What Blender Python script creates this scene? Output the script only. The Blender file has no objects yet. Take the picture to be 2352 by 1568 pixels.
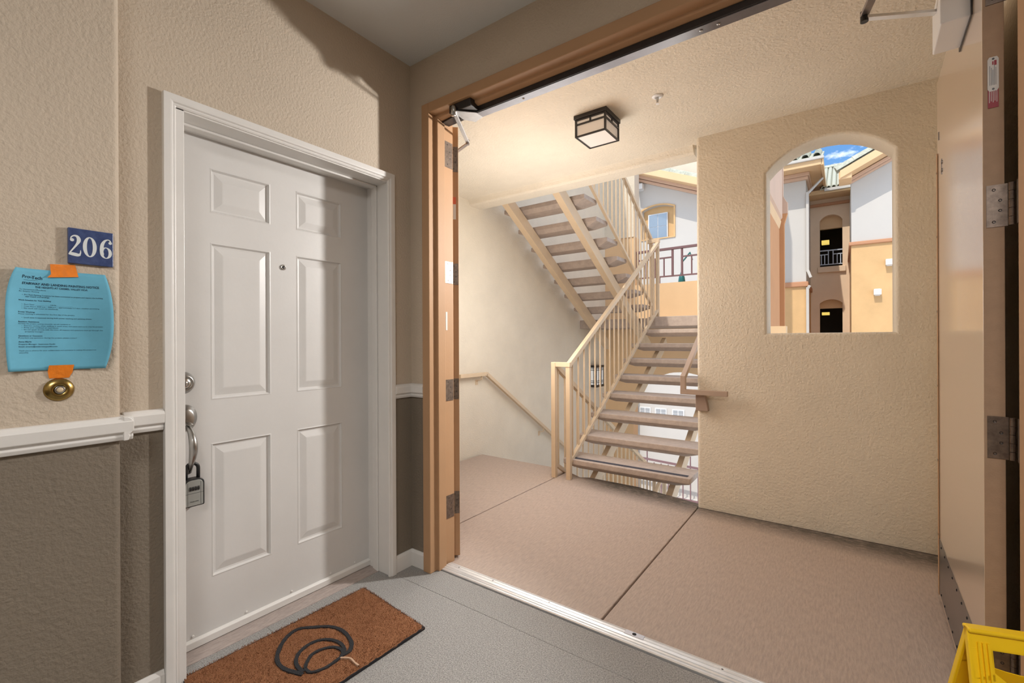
import bpy, bmesh, math, random
from mathutils import Vector, Matrix
random.seed(7)
C = bpy.context.scene.collection
S = bpy.context.scene
R = math.radians
# ------------------------------------------------------------------ camera
cam = bpy.data.cameras.new('camera'); co = bpy.data.objects.new('camera', cam); C.objects.link(co)
cam.sensor_width = 36.0; cam.lens = 1048.4 / 2352 * 36.0
cam.shift_y = -0.0006; cam.clip_start = .02; cam.clip_end = 500
co.location = (0, 0, 1.22)
co.rotation_euler = (Matrix.Rotation(R(35.87), 4, 'Z') @ Matrix.Rotation(R(90), 4, 'X') @ Matrix.Rotation(R(-0.264), 4, 'Z')).to_euler()
S.camera = co
# ------------------------------------------------------------------ world, sun, lamps, exposure
S.view_settings.view_transform = 'Standard'; S.view_settings.look = 'None'
S.view_settings.gamma = 1; S.view_settings.use_curve_mapping = False
S.view_settings.exposure = 0.45
W = bpy.data.worlds.new('sky'); S.world = W; W.use_nodes = True
wn, wl = W.node_tree.nodes, W.node_tree.links
wn.clear()
tc = wn.new('ShaderNodeTexCoord'); mp = wn.new('ShaderNodeMapping'); mp.inputs['Scale'].default_value = (1, 1, 2.2)
mp.inputs['Location'].default_value = (.5, .3, .05)
nz = wn.new('ShaderNodeTexNoise'); nz.inputs['Scale'].default_value = 5.5; nz.inputs['Detail'].default_value = 8; nz.inputs['Roughness'].default_value = .58
rp = wn.new('ShaderNodeValToRGB'); rp.color_ramp.elements[0].position = .47; rp.color_ramp.elements[1].position = .57
sx = wn.new('ShaderNodeSeparateXYZ'); gr = wn.new('ShaderNodeValToRGB')
gr.color_ramp.elements[0].color = (.24, .38, .52, 1); gr.color_ramp.elements[1].color = (.075, .175, .36, 1); gr.color_ramp.elements[1].position = .32
mx = wn.new('ShaderNodeMix'); mx.data_type = 'RGBA'; mx.inputs[7].default_value = (1.0, 1.0, 1.02, 1)
bg = wn.new('ShaderNodeBackground'); bg.inputs['Strength'].default_value = 1.75
ow = wn.new('ShaderNodeOutputWorld')
wl.new(tc.outputs['Generated'], mp.inputs[0]); wl.new(mp.outputs[0], nz.inputs['Vector']); wl.new(nz.outputs[0], rp.inputs[0])
wl.new(tc.outputs['Generated'], sx.inputs[0]); wl.new(sx.outputs['Z'], gr.inputs[0])
wl.new(rp.outputs[0], mx.inputs[0]); wl.new(gr.outputs[0], mx.inputs[6]); wl.new(mx.outputs[2], bg.inputs[0]); wl.new(bg.outputs[0], ow.inputs[0])

def light(name, kind, loc, target, power, col, **kw):
    l = bpy.data.lights.new(name, kind); l.energy = power; l.color = col
    for k, v in kw.items(): setattr(l, k, v)
    o = bpy.data.objects.new(name, l); C.objects.link(o); o.location = loc
    o.rotation_euler = (Vector(target) - Vector(loc)).to_track_quat('-Z', 'Y').to_euler()
    return o
light('sun', 'SUN', (-1.5, -10, 13), (0, 0, 0), 2.1, (1, .94, .84), angle=R(.6))
# photographer's flash standing on the landing, turned towards the entry wall
light('flash', 'SPOT', (-.68, 2.97, 2.0), (-1.95, .45, 1.35), 155, (1, .97, .94), spot_size=R(100), spot_blend=.5, shadow_soft_size=.045)
light('landing_fill_light', 'POINT', (-1.95, 3.05, 1.55), (0, 0, 0), 46, (1, .98, .96), shadow_soft_size=.45)  # added soft point light that brightens the landing, no fixture there
# added fill light under the corridor ceiling, behind the camera
light('corridor_fill', 'AREA', (.3, -.9, 2.69), (.3, -.9, 0), 44, (1, .985, .97), size=.9)
# ------------------------------------------------------------------ materials
def mat(name, col, rough=.6, bump=0, bscale=100, var=0, vscale=6, metal=0, spec=.5, stretch=None, detail=3, col2=None, sub=None):
    m = bpy.data.materials.new(name); m.use_nodes = True
    n, l = m.node_tree.nodes, m.node_tree.links
    b = n['Principled BSDF']
    b.inputs['Base Color'].default_value = (*col, 1); b.inputs['Roughness'].default_value = rough
    b.inputs['Metallic'].default_value = metal; b.inputs['Specular IOR Level'].default_value = spec
    t = n.new('ShaderNodeTexCoord')
    vec = t.outputs['Object']
    if stretch:
        k = n.new('ShaderNodeMapping'); k.inputs['Scale'].default_value = stretch
        l.new(vec, k.inputs[0]); vec2 = k.outputs[0]
    else: vec2 = vec
    if var or col2:
        q = n.new('ShaderNodeTexNoise'); q.inputs['Scale'].default_value = vscale; q.inputs['Detail'].default_value = 6; q.inputs['Roughness'].default_value = .62
        l.new(vec2 if stretch else vec, q.inputs['Vector'])
        r = n.new('ShaderNodeValToRGB'); r.color_ramp.elements[0].position = .3; r.color_ramp.elements[1].position = .7
        a = col2 if col2 else tuple(max(0, c * (1 - var)) for c in col)
        z = tuple(min(1, c * (1 + var)) for c in col) if not col2 else col
        r.color_ramp.elements[0].color = (*a, 1); r.color_ramp.elements[1].color = (*z, 1)
        l.new(q.outputs[0], r.inputs[0]); l.new(r.outputs[0], b.inputs['Base Color'])
    if bump:
        q = n.new('ShaderNodeTexNoise'); q.inputs['Scale'].default_value = bscale; q.inputs['Detail'].default_value = detail; q.inputs['Roughness'].default_value = .5
        l.new(vec2, q.inputs['Vector'])
        u = n.new('ShaderNodeBump'); u.inputs['Strength'].default_value = bump; u.inputs['Distance'].default_value = .006
        l.new(q.outputs[0], u.inputs['Height']); l.new(u.outputs[0], b.inputs['Normal'])
    return m
def emit(name, col, s):
    m = mat(name, col, .4)
    b = m.node_tree.nodes['Principled BSDF']; b.inputs['Emission Color'].default_value = (*col, 1); b.inputs['Emission Strength'].default_value = s
    return m
M = dict(
 upper=mat('beige_wall_paint', (.52, .435, .34), .75, .55, 95, .04, 2),
 lower=mat('taupe_wall_paint', (.19, .155, .115), .75, .55, 95, .05, 2),
 ceil=mat('ceiling_paint', (.66, .67, .66), .85, .15, 120),
 trim=mat('white_gloss_trim', (.70, .68, .65), .38, .05, 40, .03, 8),
 door=mat('white_door_paint', (.62, .605, .585), .42, .04, 60, .035, 3),
 carpet=mat('grey_carpet', (.375, .362, .342), .95, .9, 420, .45, 190, detail=2),
 coir=mat('coir_fibre', (.40, .175, .075), .95, 1.0, 330, 0, 260, col2=(.21, .075, .026), detail=2),
 black=mat('black_print', (.012, .013, .016), .8, .6, 330),
 pale=mat('pale_backing', (.5, .33, .22), .9),
 stucco=mat('cream_stucco', (.70, .615, .485), .85, .75, 75, .05, 2.5),
 stuccoceil=mat('cream_stucco_soffit', (.70, .62, .50), .85, 1.0, 62, .05, 2.5),
 frame=mat('tan_metal_paint', (.44, .262, .142), .58, .05, 90, .04, 4, spec=.3),
 frame2=mat('tan_door_gloss', (.64, .49, .36), .22, .03, 14, .03, 3),
 leafedge=mat('tan_matte_shaded', (.40, .27, .175), .7, .1, 200, .06, 30),  # hinge edge: the leaf's tan made darker, its shade put into the colour
 steel=mat('satin_nickel', (.42, .41, .39), .3, 0, 0, .08, 30, metal=1),
 hinge=mat('worn_hinge_metal', (.20, .155, .125), .42, 0, 0, .3, 60, metal=.7),
 bronze=mat('dark_bronze', (.022, .019, .019), .32, 0, 0, .2, 20),
 bronze2=mat('worn_bronze', (.30, .27, .27), .28, 0, 0, .3, 8, metal=.8),
 railgrey=mat('dull_grey_rail', (.15, .135, .14), .42, 0, 0, .25, 8),
 armsteel=mat('brushed_arm_steel', (.38, .37, .36), .42, 0, 0, .1, 30, metal=.6),
 brass=mat('aged_brass', (.36, .25, .085), .27, 0, 0, .15, 14, metal=1),
 alu=mat('mill_aluminium', (.78, .78, .78), .34, 0, 0, .06, 20, metal=.55),
 kick=mat('kick_plate_steel', (.20, .185, .18), .3, 0, 0, .15, 4, metal=.8),
 blue=mat('glazed_blue', (.028, .046, .135), .3, 0, 0, .45, 60, col2=(.060, .092, .215)),
 glaze=mat('glazed_white', (.68, .72, .72), .35),
 paper=mat('blue_paper', (.13, .42, .58), .75, 0, 0, .06, 18),
 ink=mat('print_ink', (.01, .04, .075), .8),
 tape=mat('orange_tape', (.78, .21, .012), .45, .3, 90, .12, 40),
 button=mat('ivory_button', (.62, .50, .33), .35),
 plastic=mat('black_plastic', (.012, .012, .013), .42),
 silver=mat('silver_plastic', (.40, .41, .39), .38, 0, 0, .05, 10, metal=.4),
 rubber=mat('dark_rubber', (.012, .011, .013), .9),
 gap=mat('dark_joint_filler', (.05, .035, .028), .95),
 concrete=mat('pink_brown_concrete', (.43, .335, .275), .55, .45, 90, .17, 26, stretch=(5, .8, 1), detail=6),
 tread=mat('precast_tread_concrete', (.43, .345, .285), .65, .4, 120, .12, 18),
 steelpaint=mat('cream_steel_paint', (.62, .47, .31), .4, .04, 60, .05, 6),
 grip=mat('grit_strip', (.07, .068, .085), .9, 1, 500, .4, 300),
 lampglass=emit('frosted_lamp_glass', (.72, .66, .60), .12),
 white=mat('white_plastic', (.78, .77, .76), .35),
 yellow=mat('yellow_plastic', (.95, .60, .008), .35, .05, 40),
 label=mat('foil_label', (.62, .60, .57), .4), red=mat('red_label', (.30, .02, .035), .5),
 orangelabel=mat('small_red_label', (.6, .12, .05), .5),
 fwhite=mat('white_house_stucco', (.56, .53, .49), .9, .1, 40, .02, 1),
 forange=mat('apricot_house_stucco', (.66, .42, .20), .9, .2, 30, .07, 2),
 ftan=mat('tan_house_stucco', (.80, .60, .42), .9, .2, 30, .05, 1.5),
 fterra=mat('terracotta_house_stucco', (.56, .27, .115), .85, .2, 30, .05, 2),
 fpink=mat('pink_beige_eave', (.62, .42, .30), .8, .1, 30, .04, 2),
 feave=mat('apricot_eave', (.74, .50, .28), .8, .1, 30, .04, 2),
 fbelt=mat('terracotta_band', (.52, .26, .14), .85),
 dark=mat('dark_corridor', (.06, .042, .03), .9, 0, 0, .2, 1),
 rooftile=mat('green_grey_clay', (.47, .475, .385), .8, .4, 30, .25, 8),
 iron=mat('maroon_iron', (.20, .11, .115), .5),
 paleiron=mat('pale_blue_iron', (.50, .55, .63), .45),
 glass=mat('window_glass', (.20, .26, .33), .08, 0, 0, 0, 1, metal=.6),
 glass2=mat('garage_glass', (.35, .36, .37), .25),
 ground=mat('courtyard_concrete', (.62, .58, .53), .9, .2, 40, .06, 1),
 teal=mat('teal_paint', (.02, .17, .18), .4),
 green=mat('shrub_leaves', (.06, .12, .035), .8, .5, 20, .4, 20),
)
# concrete: damp dark grime along the stair edge of the landing
b_ = M['frame2'].node_tree.nodes['Principled BSDF']; b_.inputs['Coat Weight'].default_value = 1; b_.inputs['Coat Roughness'].default_value = .16; b_.inputs['Coat IOR'].default_value = 1.8
def add_grime(m):
    n, l = m.node_tree.nodes, m.node_tree.links
    b = n['Principled BSDF']; src = b.inputs['Base Color'].links[0].from_socket
    t = n.new('ShaderNodeTexCoord'); s = n.new('ShaderNodeSeparateXYZ'); l.new(t.outputs['Object'], s.inputs[0])
    a = n.new('ShaderNodeMath'); a.operation = 'MULTIPLY_ADD'; a.inputs[1].default_value = .10; l.new(s.outputs['X'], a.inputs[0]); l.new(s.outputs['Y'], a.inputs[2])
    r = n.new('ShaderNodeMapRange'); r.inputs[1].default_value = 3.20; r.inputs[2].default_value = 3.42; l.new(a.outputs[0], r.inputs[0])
    r2 = n.new('ShaderNodeMapRange'); r2.inputs[1].default_value = -2.0; r2.inputs[2].default_value = -1.6; l.new(s.outputs['X'], r2.inputs[0])
    k = n.new('ShaderNodeMapping'); k.inputs['Scale'].default_value = (3, 16, 4); l.new(t.outputs['Object'], k.inputs[0])
    q = n.new('ShaderNodeTexNoise'); q.inputs['Scale'].default_value = 6; q.inputs['Detail'].default_value = 8; q.inputs['Roughness'].default_value = .75; l.new(k.outputs[0], q.inputs['Vector'])
    c = n.new('ShaderNodeMapRange'); c.inputs[1].default_value = .30; c.inputs[2].default_value = .52; l.new(q.outputs[0], c.inputs[0])
    m1 = n.new('ShaderNodeMath'); m1.operation = 'MULTIPLY'; l.new(r.outputs[0], m1.inputs[0]); l.new(r2.outputs[0], m1.inputs[1])
    m2 = n.new('ShaderNodeMath'); m2.operation = 'MULTIPLY'; l.new(m1.outputs[0], m2.inputs[0]); l.new(c.outputs[0], m2.inputs[1])
    x = n.new('ShaderNodeMix'); x.data_type = 'RGBA'; x.inputs[7].default_value = (.075, .062, .048, 1)
    l.new(m2.outputs[0], x.inputs[0]); l.new(src, x.inputs[6]); l.new(x.outputs[2], b.inputs['Base Color'])
add_grime(M['concrete'])
# ------------------------------------------------------------------ mesh helpers
def box(bm, x0, x1, y0, y1, z0, z1):
    v = [bm.verts.new((x, y, z)) for z in (z0, z1) for y in (y0, y1) for x in (x0, x1)]
    for f in ((0, 2, 3, 1), (4, 5, 7, 6), (0, 1, 5, 4), (2, 6, 7, 3), (0, 4, 6, 2), (1, 3, 7, 5)): bm.faces.new([v[i] for i in f])
def bar(bm, a, b, w, h, up=(0, 0, 1)):
    a, b = Vector(a), Vector(b); d = (b - a).normalized(); u = Vector(up)
    s = d.cross(u)
    if s.length < 1e-5: s = d.cross(Vector((0, 1, 0)))
    s.normalize(); u = s.cross(d)
    vs = []
    for p in (a, b):
        for i, j in ((-1, -1), (1, -1), (1, 1), (-1, 1)): vs.append(bm.verts.new(p + s * (i * w / 2) + u * (j * h / 2)))
    bm.faces.new(vs[3::-1]); bm.faces.new(vs[4:])
    for i in range(4): bm.faces.new([vs[i], vs[(i + 1) % 4], vs[4 + (i + 1) % 4], vs[4 + i]])
def prism(bm, pts, ext):
    ext = Vector(ext); a = [bm.verts.new(Vector(p)) for p in pts]; b = [bm.verts.new(Vector(p) + ext) for p in pts]
    n = len(a); bm.faces.new(a); bm.faces.new(b[::-1])
    for i in range(n): bm.faces.new([a[i], b[i], b[(i + 1) % n], a[(i + 1) % n]])
def tube(bm, pts, rad, n=10, closed=False):
    pts = [Vector(p) for p in pts]; rings = []
    rr = rad if isinstance(rad, (list, tuple)) else [rad] * len(pts)
    ref = None
    for i, p in enumerate(pts):
        d = (pts[min(i + 1, len(pts) - 1)] - pts[max(i - 1, 0)]).normalized()
        if ref is None: ref = d.orthogonal().normalized()
        s = (ref - d * ref.dot(d)).normalized(); ref = s; t = d.cross(s)
        rings.append([bm.verts.new(p + (s * math.cos(k * 2 * math.pi / n) + t * math.sin(k * 2 * math.pi / n)) * rr[i]) for k in range(n)])
    for a, b in zip(rings, rings[1:]):
        for k in range(n): bm.faces.new([a[k], a[(k + 1) % n], b[(k + 1) % n], b[k]])
    bm.faces.new(rings[0][::-1]); bm.faces.new(rings[-1])
def lathe(bm, prof, origin, axis=(0, 0, 1), n=28):
    ax = Vector(axis).normalized(); s = ax.orthogonal().normalized(); t = ax.cross(s); o = Vector(origin); rings = []
    for r, h in prof:
        rings.append([bm.verts.new(o + ax * h + (s * math.cos(2 * math.pi * k / n) + t * math.sin(2 * math.pi * k / n)) * max(r, 1e-4)) for k in range(n)])
    for a, b in zip(rings, rings[1:]):
        for k in range(n): bm.faces.new([a[k], a[(k + 1) % n], b[(k + 1) % n], b[k]])
    bm.faces.new(rings[0][::-1]); bm.faces.new(rings[-1])
def B(*shapes):
    bm = bmesh.new()
    for s in shapes: s[0](bm, *s[1:])
    return bm
def obj(name, bm, m, parent=None, bevel=0, smooth=False, seg=2, solid=None):
    bmesh.ops.recalc_face_normals(bm, faces=bm.faces) if solid is None else None
    me = bpy.data.meshes.new(name); bm.to_mesh(me); bm.free()
    ms = m if isinstance(m, (list, tuple)) else [m]
    for k in ms: me.materials.append(M[k] if isinstance(k, str) else k)
    o = bpy.data.objects.new(name, me); C.objects.link(o)
    if parent: o.parent = parent; o.matrix_parent_inverse = Matrix.Translation(-parent.location) if parent.location.length else Matrix()
    if solid:
        d = o.modifiers.new('solid', 'SOLIDIFY'); d.thickness = solid; d.offset = -1
    if bevel:
        d = o.modifiers.new('bevel', 'BEVEL'); d.width = bevel; d.segments = seg; d.limit_method = 'ANGLE'; d.angle_limit = R(40)
    if smooth:
        for p in me.polygons: p.use_smooth = True
    return o
def tag(o, label=None, cat=None, group=None, kind=None):
    if label: o['label'] = label
    if cat: o['category'] = cat
    if group: o['group'] = group
    if kind: o['kind'] = kind
    return o
def thing(name, label, cat, loc=(0, 0, 0), group=None):
    o = bpy.data.objects.new(name, None); C.objects.link(o); o.location = loc; o.empty_display_size = .05
    return tag(o, label, cat, group)
def struct(name, bm, m, bevel=0, label=None, **k):
    o = obj(name, bm, m, bevel=bevel, **k); o['kind'] = 'structure'
    if label: o['label'] = label
    return o
def copy_part(src, parent, loc=(0, 0, 0)):
    c = src.copy(); C.objects.link(c); c.parent = parent; c.location = loc; return c
def sheet(loops, fn, normal):
    """flat polygon with holes: loops are lists of 2-D points, fn maps them to 3-D"""
    bm = bmesh.new(); es = []
    for lp in loops:
        vs = [bm.verts.new(fn(*p)) for p in lp]
        es += [bm.edges.new((vs[i], vs[(i + 1) % len(vs)])) for i in range(len(vs))]
    bmesh.ops.triangle_fill(bm, use_beauty=True, use_dissolve=False, edges=es)
    n = Vector(normal)
    for f in bm.faces:
        f.normal_update()
        if f.normal.dot(n) < 0: f.normal_flip()
    return bm
def arch(x0, x1, z0, zs, za, n=12):
    """closed outline of a segmental-arched opening"""
    w = (x1 - x0) / 2; cx = (x0 + x1) / 2; h = za - zs; r = (w * w + h * h) / (2 * h); a = math.asin(min(1, w / r))
    pts = [(x0, z0), (x1, z0)]
    for i in range(n + 1):
        t = a - 2 * a * i / n; pts.append((cx + r * math.sin(t), za - r + r * math.cos(t)))
    return pts
WL = -1.915          # entry wall plane
WN = -1.815          # nearer, proud part of the entry wall
DP = -2.085          # flat door face
WF = 1.705           # wall that holds the double doors
CH = 2.727
# ================================================================== ROOM SHELL
SPLIT = .955
def wall2(name, parts, extra=()):
    """two-tone painted wall: parts = list of boxes; faces below SPLIT get the taupe paint"""
    bm = bmesh.new()
    for p in parts: box(bm, *p)
    o = struct(name, bm, ['upper', 'lower'])
    for p in o.data.polygons:
        if p.center.z < SPLIT: p.material_index = 1
    return o
def split(x0, x1, y0, y1, z0=0, z1=CH): return [(x0, x1, y0, y1, z0, SPLIT), (x0, x1, y0, y1, SPLIT, z1)]
w = wall2('wall_left', split(-2.3, WL, .30, .60) + split(-2.3, WL, 1.575, 1.86) + [(-2.3, WL, .60, 1.575, 2.075, CH)])
# proud near part with a bullnose edge
bm = bmesh.new()
for z0, z1 in ((0, SPLIT), (SPLIT, CH)):
    pts = [(-2.3, -2.6, z0), (WN, -2.6, z0)]
    r = .017
    for i in range(7):
        a = math.pi / 2 * i / 6; pts.append((WN - r + r * math.cos(a), .437 - r + r * math.sin(a), z0))
    pts += [(-2.3, .437, z0)]
    prism(bm, pts, (0, 0, z1 - z0))
o = struct('wall_left_near', bm, ['upper', 'lower'])
for p in o.data.polygons:
    if p.center.z < SPLIT: p.material_index = 1
wall2('wall_front', split(WL - .3, -1.80, WF, 1.86) + [(-1.80, .45, WF, 1.86, 2.46, CH)] + split(.45, 1.75, WF, 1.86))
wall2('wall_right', split(1.7, 1.9, -2.6, WF)); wall2('wall_back', split(-2.3, 1.9, -2.8, -2.6))
struct('ceiling', B((box, -2.3, 1.9, -2.8, 1.86, CH, CH + .1)), 'ceil')
# floor with carpet tiles
fl = struct('floor', B((box, -2.3, 1.9, -2.8, 1.85, -.08, -.006)), 'gap')
sz = .61; src = None
for i in range(-4, 5):
    for j in range(-4, 4):
        x0, y0 = -1.003 + i * sz * .995 - .0, 1.575 - j * sz - sz
        x1, y1 = x0 + sz, y0 + sz
        if j == -1 or j == -2 or j == -3 or j == -4:
            pass
        y1 = min(y1, 1.745); x0 = max(x0, -2.08); x1 = min(x1, 1.7); y0 = max(y0, -2.6)
        if x1 - x0 < .02 or y1 - y0 < .02: continue
        obj('carpet_tile', B((box, x0 + .0005, x1 - .0005, y0 + .0005, y1 - .0005, -.006, random.uniform(-.0003, .0003))), 'carpet', fl, bevel=.001, seg=1)
# ---- chair rail and baseboards
def rail_profile(t): # (offset from wall, z)
    return [(0, .918), (.012, .918), (.017, .930), (.014, .936), (.024, .945), (.026, .975), (.020, .984), (.012, .990), (0, .992)]
def runprof(bm, prof, a, b, out):
    a, b, out = Vector(a), Vector(b), Vector(out)
    prism(bm, [a + out * p[0] + Vector((0, 0, p[1])) for p in prof], b - a)
rp_ = rail_profile(0)
struct('trim_1', B((runprof, rp_, (WN, -2.6, 0), (WN, .463, 0), (1, 0, 0)), (runprof, rp_, (WL, .437, 0), (WN + .024, .437, 0), (0, 1, 0))), 'trim', .002, 'white chair rail on the near proud wall under the doorbell')
struct('trim_2', B((runprof, rp_, (WL, .463, 0), (WL, .573, 0), (1, 0, 0))), 'trim', .002, 'short white chair rail left of the white door')
struct('trim_3', B((runprof, rp_, (WL, 1.58, 0), (WL, WF, 0), (1, 0, 0)), (runprof, rp_, (WL, WF, 0), (-1.804, WF, 0), (0, -1, 0))), 'trim', .002, 'white chair rail in the corner right of the white door')
bp = [(0, 0), (.013, 0), (.013, .074), (.009, .082), (.006, .088), (0, .088)]
struct('baseboard_left', B((runprof, bp, (WL, .44, 0), (WL, .573, 0), (1, 0, 0)), (runprof, bp, (WN, -2.6, 0), (WN, .45, 0), (1, 0, 0)), (runprof, bp, (WL, .437, 0), (WN + .012, .437, 0), (0, 1, 0))), 'trim', .001)
struct('baseboard_front', B((runprof, bp, (WL, 1.58, 0), (WL, WF, 0), (1, 0, 0)), (runprof, bp, (WL, WF, 0), (-1.804, WF, 0), (0, -1, 0))), 'trim', .001)
# ================================================================== WHITE SIX-PANEL DOOR
d1 = tag(bpy.data.objects.new('door_1', None), kind='structure', label='white six-panel entry door with nickel handle set behind the brown mat'); C.objects.link(d1); d1.location = (DP, .645, 0)
ys = [.640, .787, 1.030, 1.149, 1.390, 1.549]
zs = [.012, .263, .809, .984, 1.627, 1.747, 1.931, 2.047]
bm = bmesh.new()
for i in range(5):
    for j in range(7):
        if i in (1, 3) and j in (1, 3, 5): continue
        v = [bm.verts.new((DP, y, z)) for y, z in ((ys[i], zs[j]), (ys[i + 1], zs[j]), (ys[i + 1], zs[j + 1]), (ys[i], zs[j + 1]))]; bm.faces.new(v)
box(bm, DP - .045, DP - .012, ys[0], ys[5], zs[0], zs[7])
bmesh.ops.remove_doubles(bm, verts=bm.verts, dist=1e-5)
e = [x for x in bm.edges if x.is_boundary and (abs(x.verts[0].co.y - x.verts[1].co.y) < 1e-6 and x.verts[0].co.y in (ys[0], ys[5]) or abs(x.verts[0].co.z - x.verts[1].co.z) < 1e-6 and x.verts[0].co.z in (zs[0], zs[7]))]
obj('leaf', bm, 'door', d1)
def panel(y0, y1, z0, z1):
    bm = bmesh.new(); rings = []
    for ins, dep in ((0, 0), (.005, .0015), (.011, -.008), (.018, -.009), (.046, -.0015), (.050, -.001)):
        rings.append([bm.verts.new((DP + dep, y, z)) for y, z in ((y0 + ins, z0 + ins), (y1 - ins, z0 + ins), (y1 - ins, z1 - ins), (y0 + ins, z1 - ins))])
    for a, b in zip(rings, rings[1:]):
        for k in range(4): bm.faces.new([a[k], a[(k + 1) % 4], b[(k + 1) % 4], b[k]])
    bm.faces.new(rings[-1])
    obj('door_panel', bm, 'door', d1)
for i in (1, 3):
    for j in (1, 3, 5): panel(ys[i], ys[i + 1], zs[j], zs[j + 1])
o = obj('door_sweep', B((prism, [(DP, .640, .012), (DP + .012, .640, .012), (DP + .014, .640, .040), (DP + .004, .640, .048), (DP, .640, .048)], (0, .909, 0))), 'trim', d1, .002)
bm = bmesh.new()
for y in (.72, .92, 1.12, 1.32, 1.46): lathe(bm, [(.005, 0), (.005, .0025), (.002, .004)], (DP + .0005, y, .058), (1, 0, 0), 10)
obj('sweep_screw', bm, 'trim', d1)['kind'] = 'stuff'
# jamb, stop and brickmould casing
bm = B((box, DP - .02, WL + .005, 1.549, 1.575, 0, 2.075), (box, DP - .02, WL + .005, .600, .640, 0, 2.075), (box, DP - .02, WL + .005, .600, 1.575, 2.047, 2.075))
obj('door_jamb', bm, 'trim', d1, .002)
obj('door_stop', B((box, DP + .045, DP + .085, 1.539, 1.549, 0.0, 2.047), (box, DP + .045, DP + .085, .640, 1.549, 2.037, 2.047)), 'trim', d1, .003)
def casing(y_in, y_out, ztop_in, ztop_out):
    prof = [(0, 0), (0.0, .020), (.006, .026), (.012, .024), (.018, .034), (.030, .036), (.042, .036), (.042, 0)]
    return prof
pr = [(0, 0), (0, .010), (.006, .015), (.010, .013), (.014, .020), (.020, .021), (.040, .021), (.040, 0)]
def cpt(side, u, wz):  # side 0 left,1 right,2 top corner
    pass
bm = bmesh.new()
yi0, yi1, zi = .614, 1.540, 2.052
path = [(yi0, 0, -1, 0), (yi0, zi, -1, 1), (yi1, zi, 1, 1), (yi1, 0, 1, 0)]
rings = [[bm.verts.new((WL + h, y + sy * u, z + sz_ * u)) for u, h in pr] for y, z, sy, sz_ in path]
for a, b in zip(rings, rings[1:]):
    for k in range(len(pr)): bm.faces.new([a[k], a[(k + 1) % len(pr)], b[(k + 1) % len(pr)], b[k]])
bm.faces.new(rings[0]); bm.faces.new(rings[-1][::-1])
obj('door_casing', bm, 'trim', d1, .0015)
obj('sill', B((prism, [(DP - .04, .640, -.005), (DP + .085, .640, -.005), (DP + .085, .640, .003), (DP + .05, .640, .010), (DP - .04, .640, .010)], (0, .909, 0))), mat('weathered_oak_sill', (.36, .30, .27), .6, .3, 60, .2, 30, stretch=(6, 1, 6)), d1, .002)
o = obj('peephole', B((lathe, [(.0125, 0), (.0125, .004), (.009, .007), (.0065, .004), (.0001, .004)], (DP, 1.086, 1.563), (1, 0, 0), 18)), 'steel', d1, smooth=True)
obj('peephole_lens', B((lathe, [(.006, .0042), (.004, .0055), (.0001, .006)], (DP, 1.086, 1.563), (1, 0, 0), 14)), 'bronze', d1, smooth=True)
# deadbolt
db = obj('deadbolt', B((lathe, [(.044, 0), (.044, .006), (.040, .014), (.035, .020), (.035, .026), (.031, .033), (.025, .034), (.022, .030), (.0001, .030)], (DP, .686, 1.062), (1, 0, 0), 36)), 'steel', d1, smooth=True)
obj('lock_cylinder', B((lathe, [(.020, .030), (.020, .0345), (.018, .036), (.011, .036), (.0105, .038), (.0001, .038)], (DP, .686, 1.062), (1, 0, 0), 28)), mat('polished_nickel', (.62, .60, .57), .2, metal=1), db, smooth=True)
obj('keyhole', B((box, DP + .0375, DP + .0388, .6845, .6875, 1.054, 1.068)), 'bronze', db)
# handle set: oval escutcheon + curved grip
hs = obj('handle_plate', bmesh.new(), 'steel', d1)
bm = bmesh.new()
rings = []
for sc, h in ((1, 0), (1, .005), (.93, .010), (.80, .013), (.74, .018), (.55, .022), (.2, .023)):
    rings.append([bm.verts.new((DP + h, .697 + .040 * sc * math.cos(t), .925 + .051 * sc * math.sin(t) * (1 if math.sin(t) > 0 else 1.05))) for t in [2 * math.pi * k / 32 for k in range(32)]])
for a, b in zip(rings, rings[1:]):
    for k in range(32): bm.faces.new([a[k], a[(k + 1) % 32], b[(k + 1) % 32], b[k]])
bm.faces.new(rings[-1]); bmesh.ops.recalc_face_normals(bm, faces=bm.faces); bm.to_mesh(hs.data); bm.free()
for p in hs.data.polygons: p.use_smooth = True
obj('thumb_latch', B((prism, [(DP + .018, .688, .905), (DP + .050, .690, .899), (DP + .052, .690, .902), (DP + .018, .688, .910)], (0, .020, 0))), 'steel', hs, .002)
bm = bmesh.new(); pts = []; rad = []
for i in range(17):
    t = i / 16
    pts.append((DP + .020 + .048 * math.sin(math.pi * (t ** .8)) , .700 + .004 * t, .893 - .175 * t))
    rad.append(.0085 + .006 * math.sin(math.pi * min(1, t * 1.15)) )
tube(bm, pts, rad, 14)
obj('grip', bm, 'steel', hs, smooth=True)
obj('grip_foot', B((lathe, [(.013, 0), (.013, .010), (.009, .020), (.006, .022)], (DP, .704, .716), (1, 0, 0), 20)), 'steel', hs, smooth=True)
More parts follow.
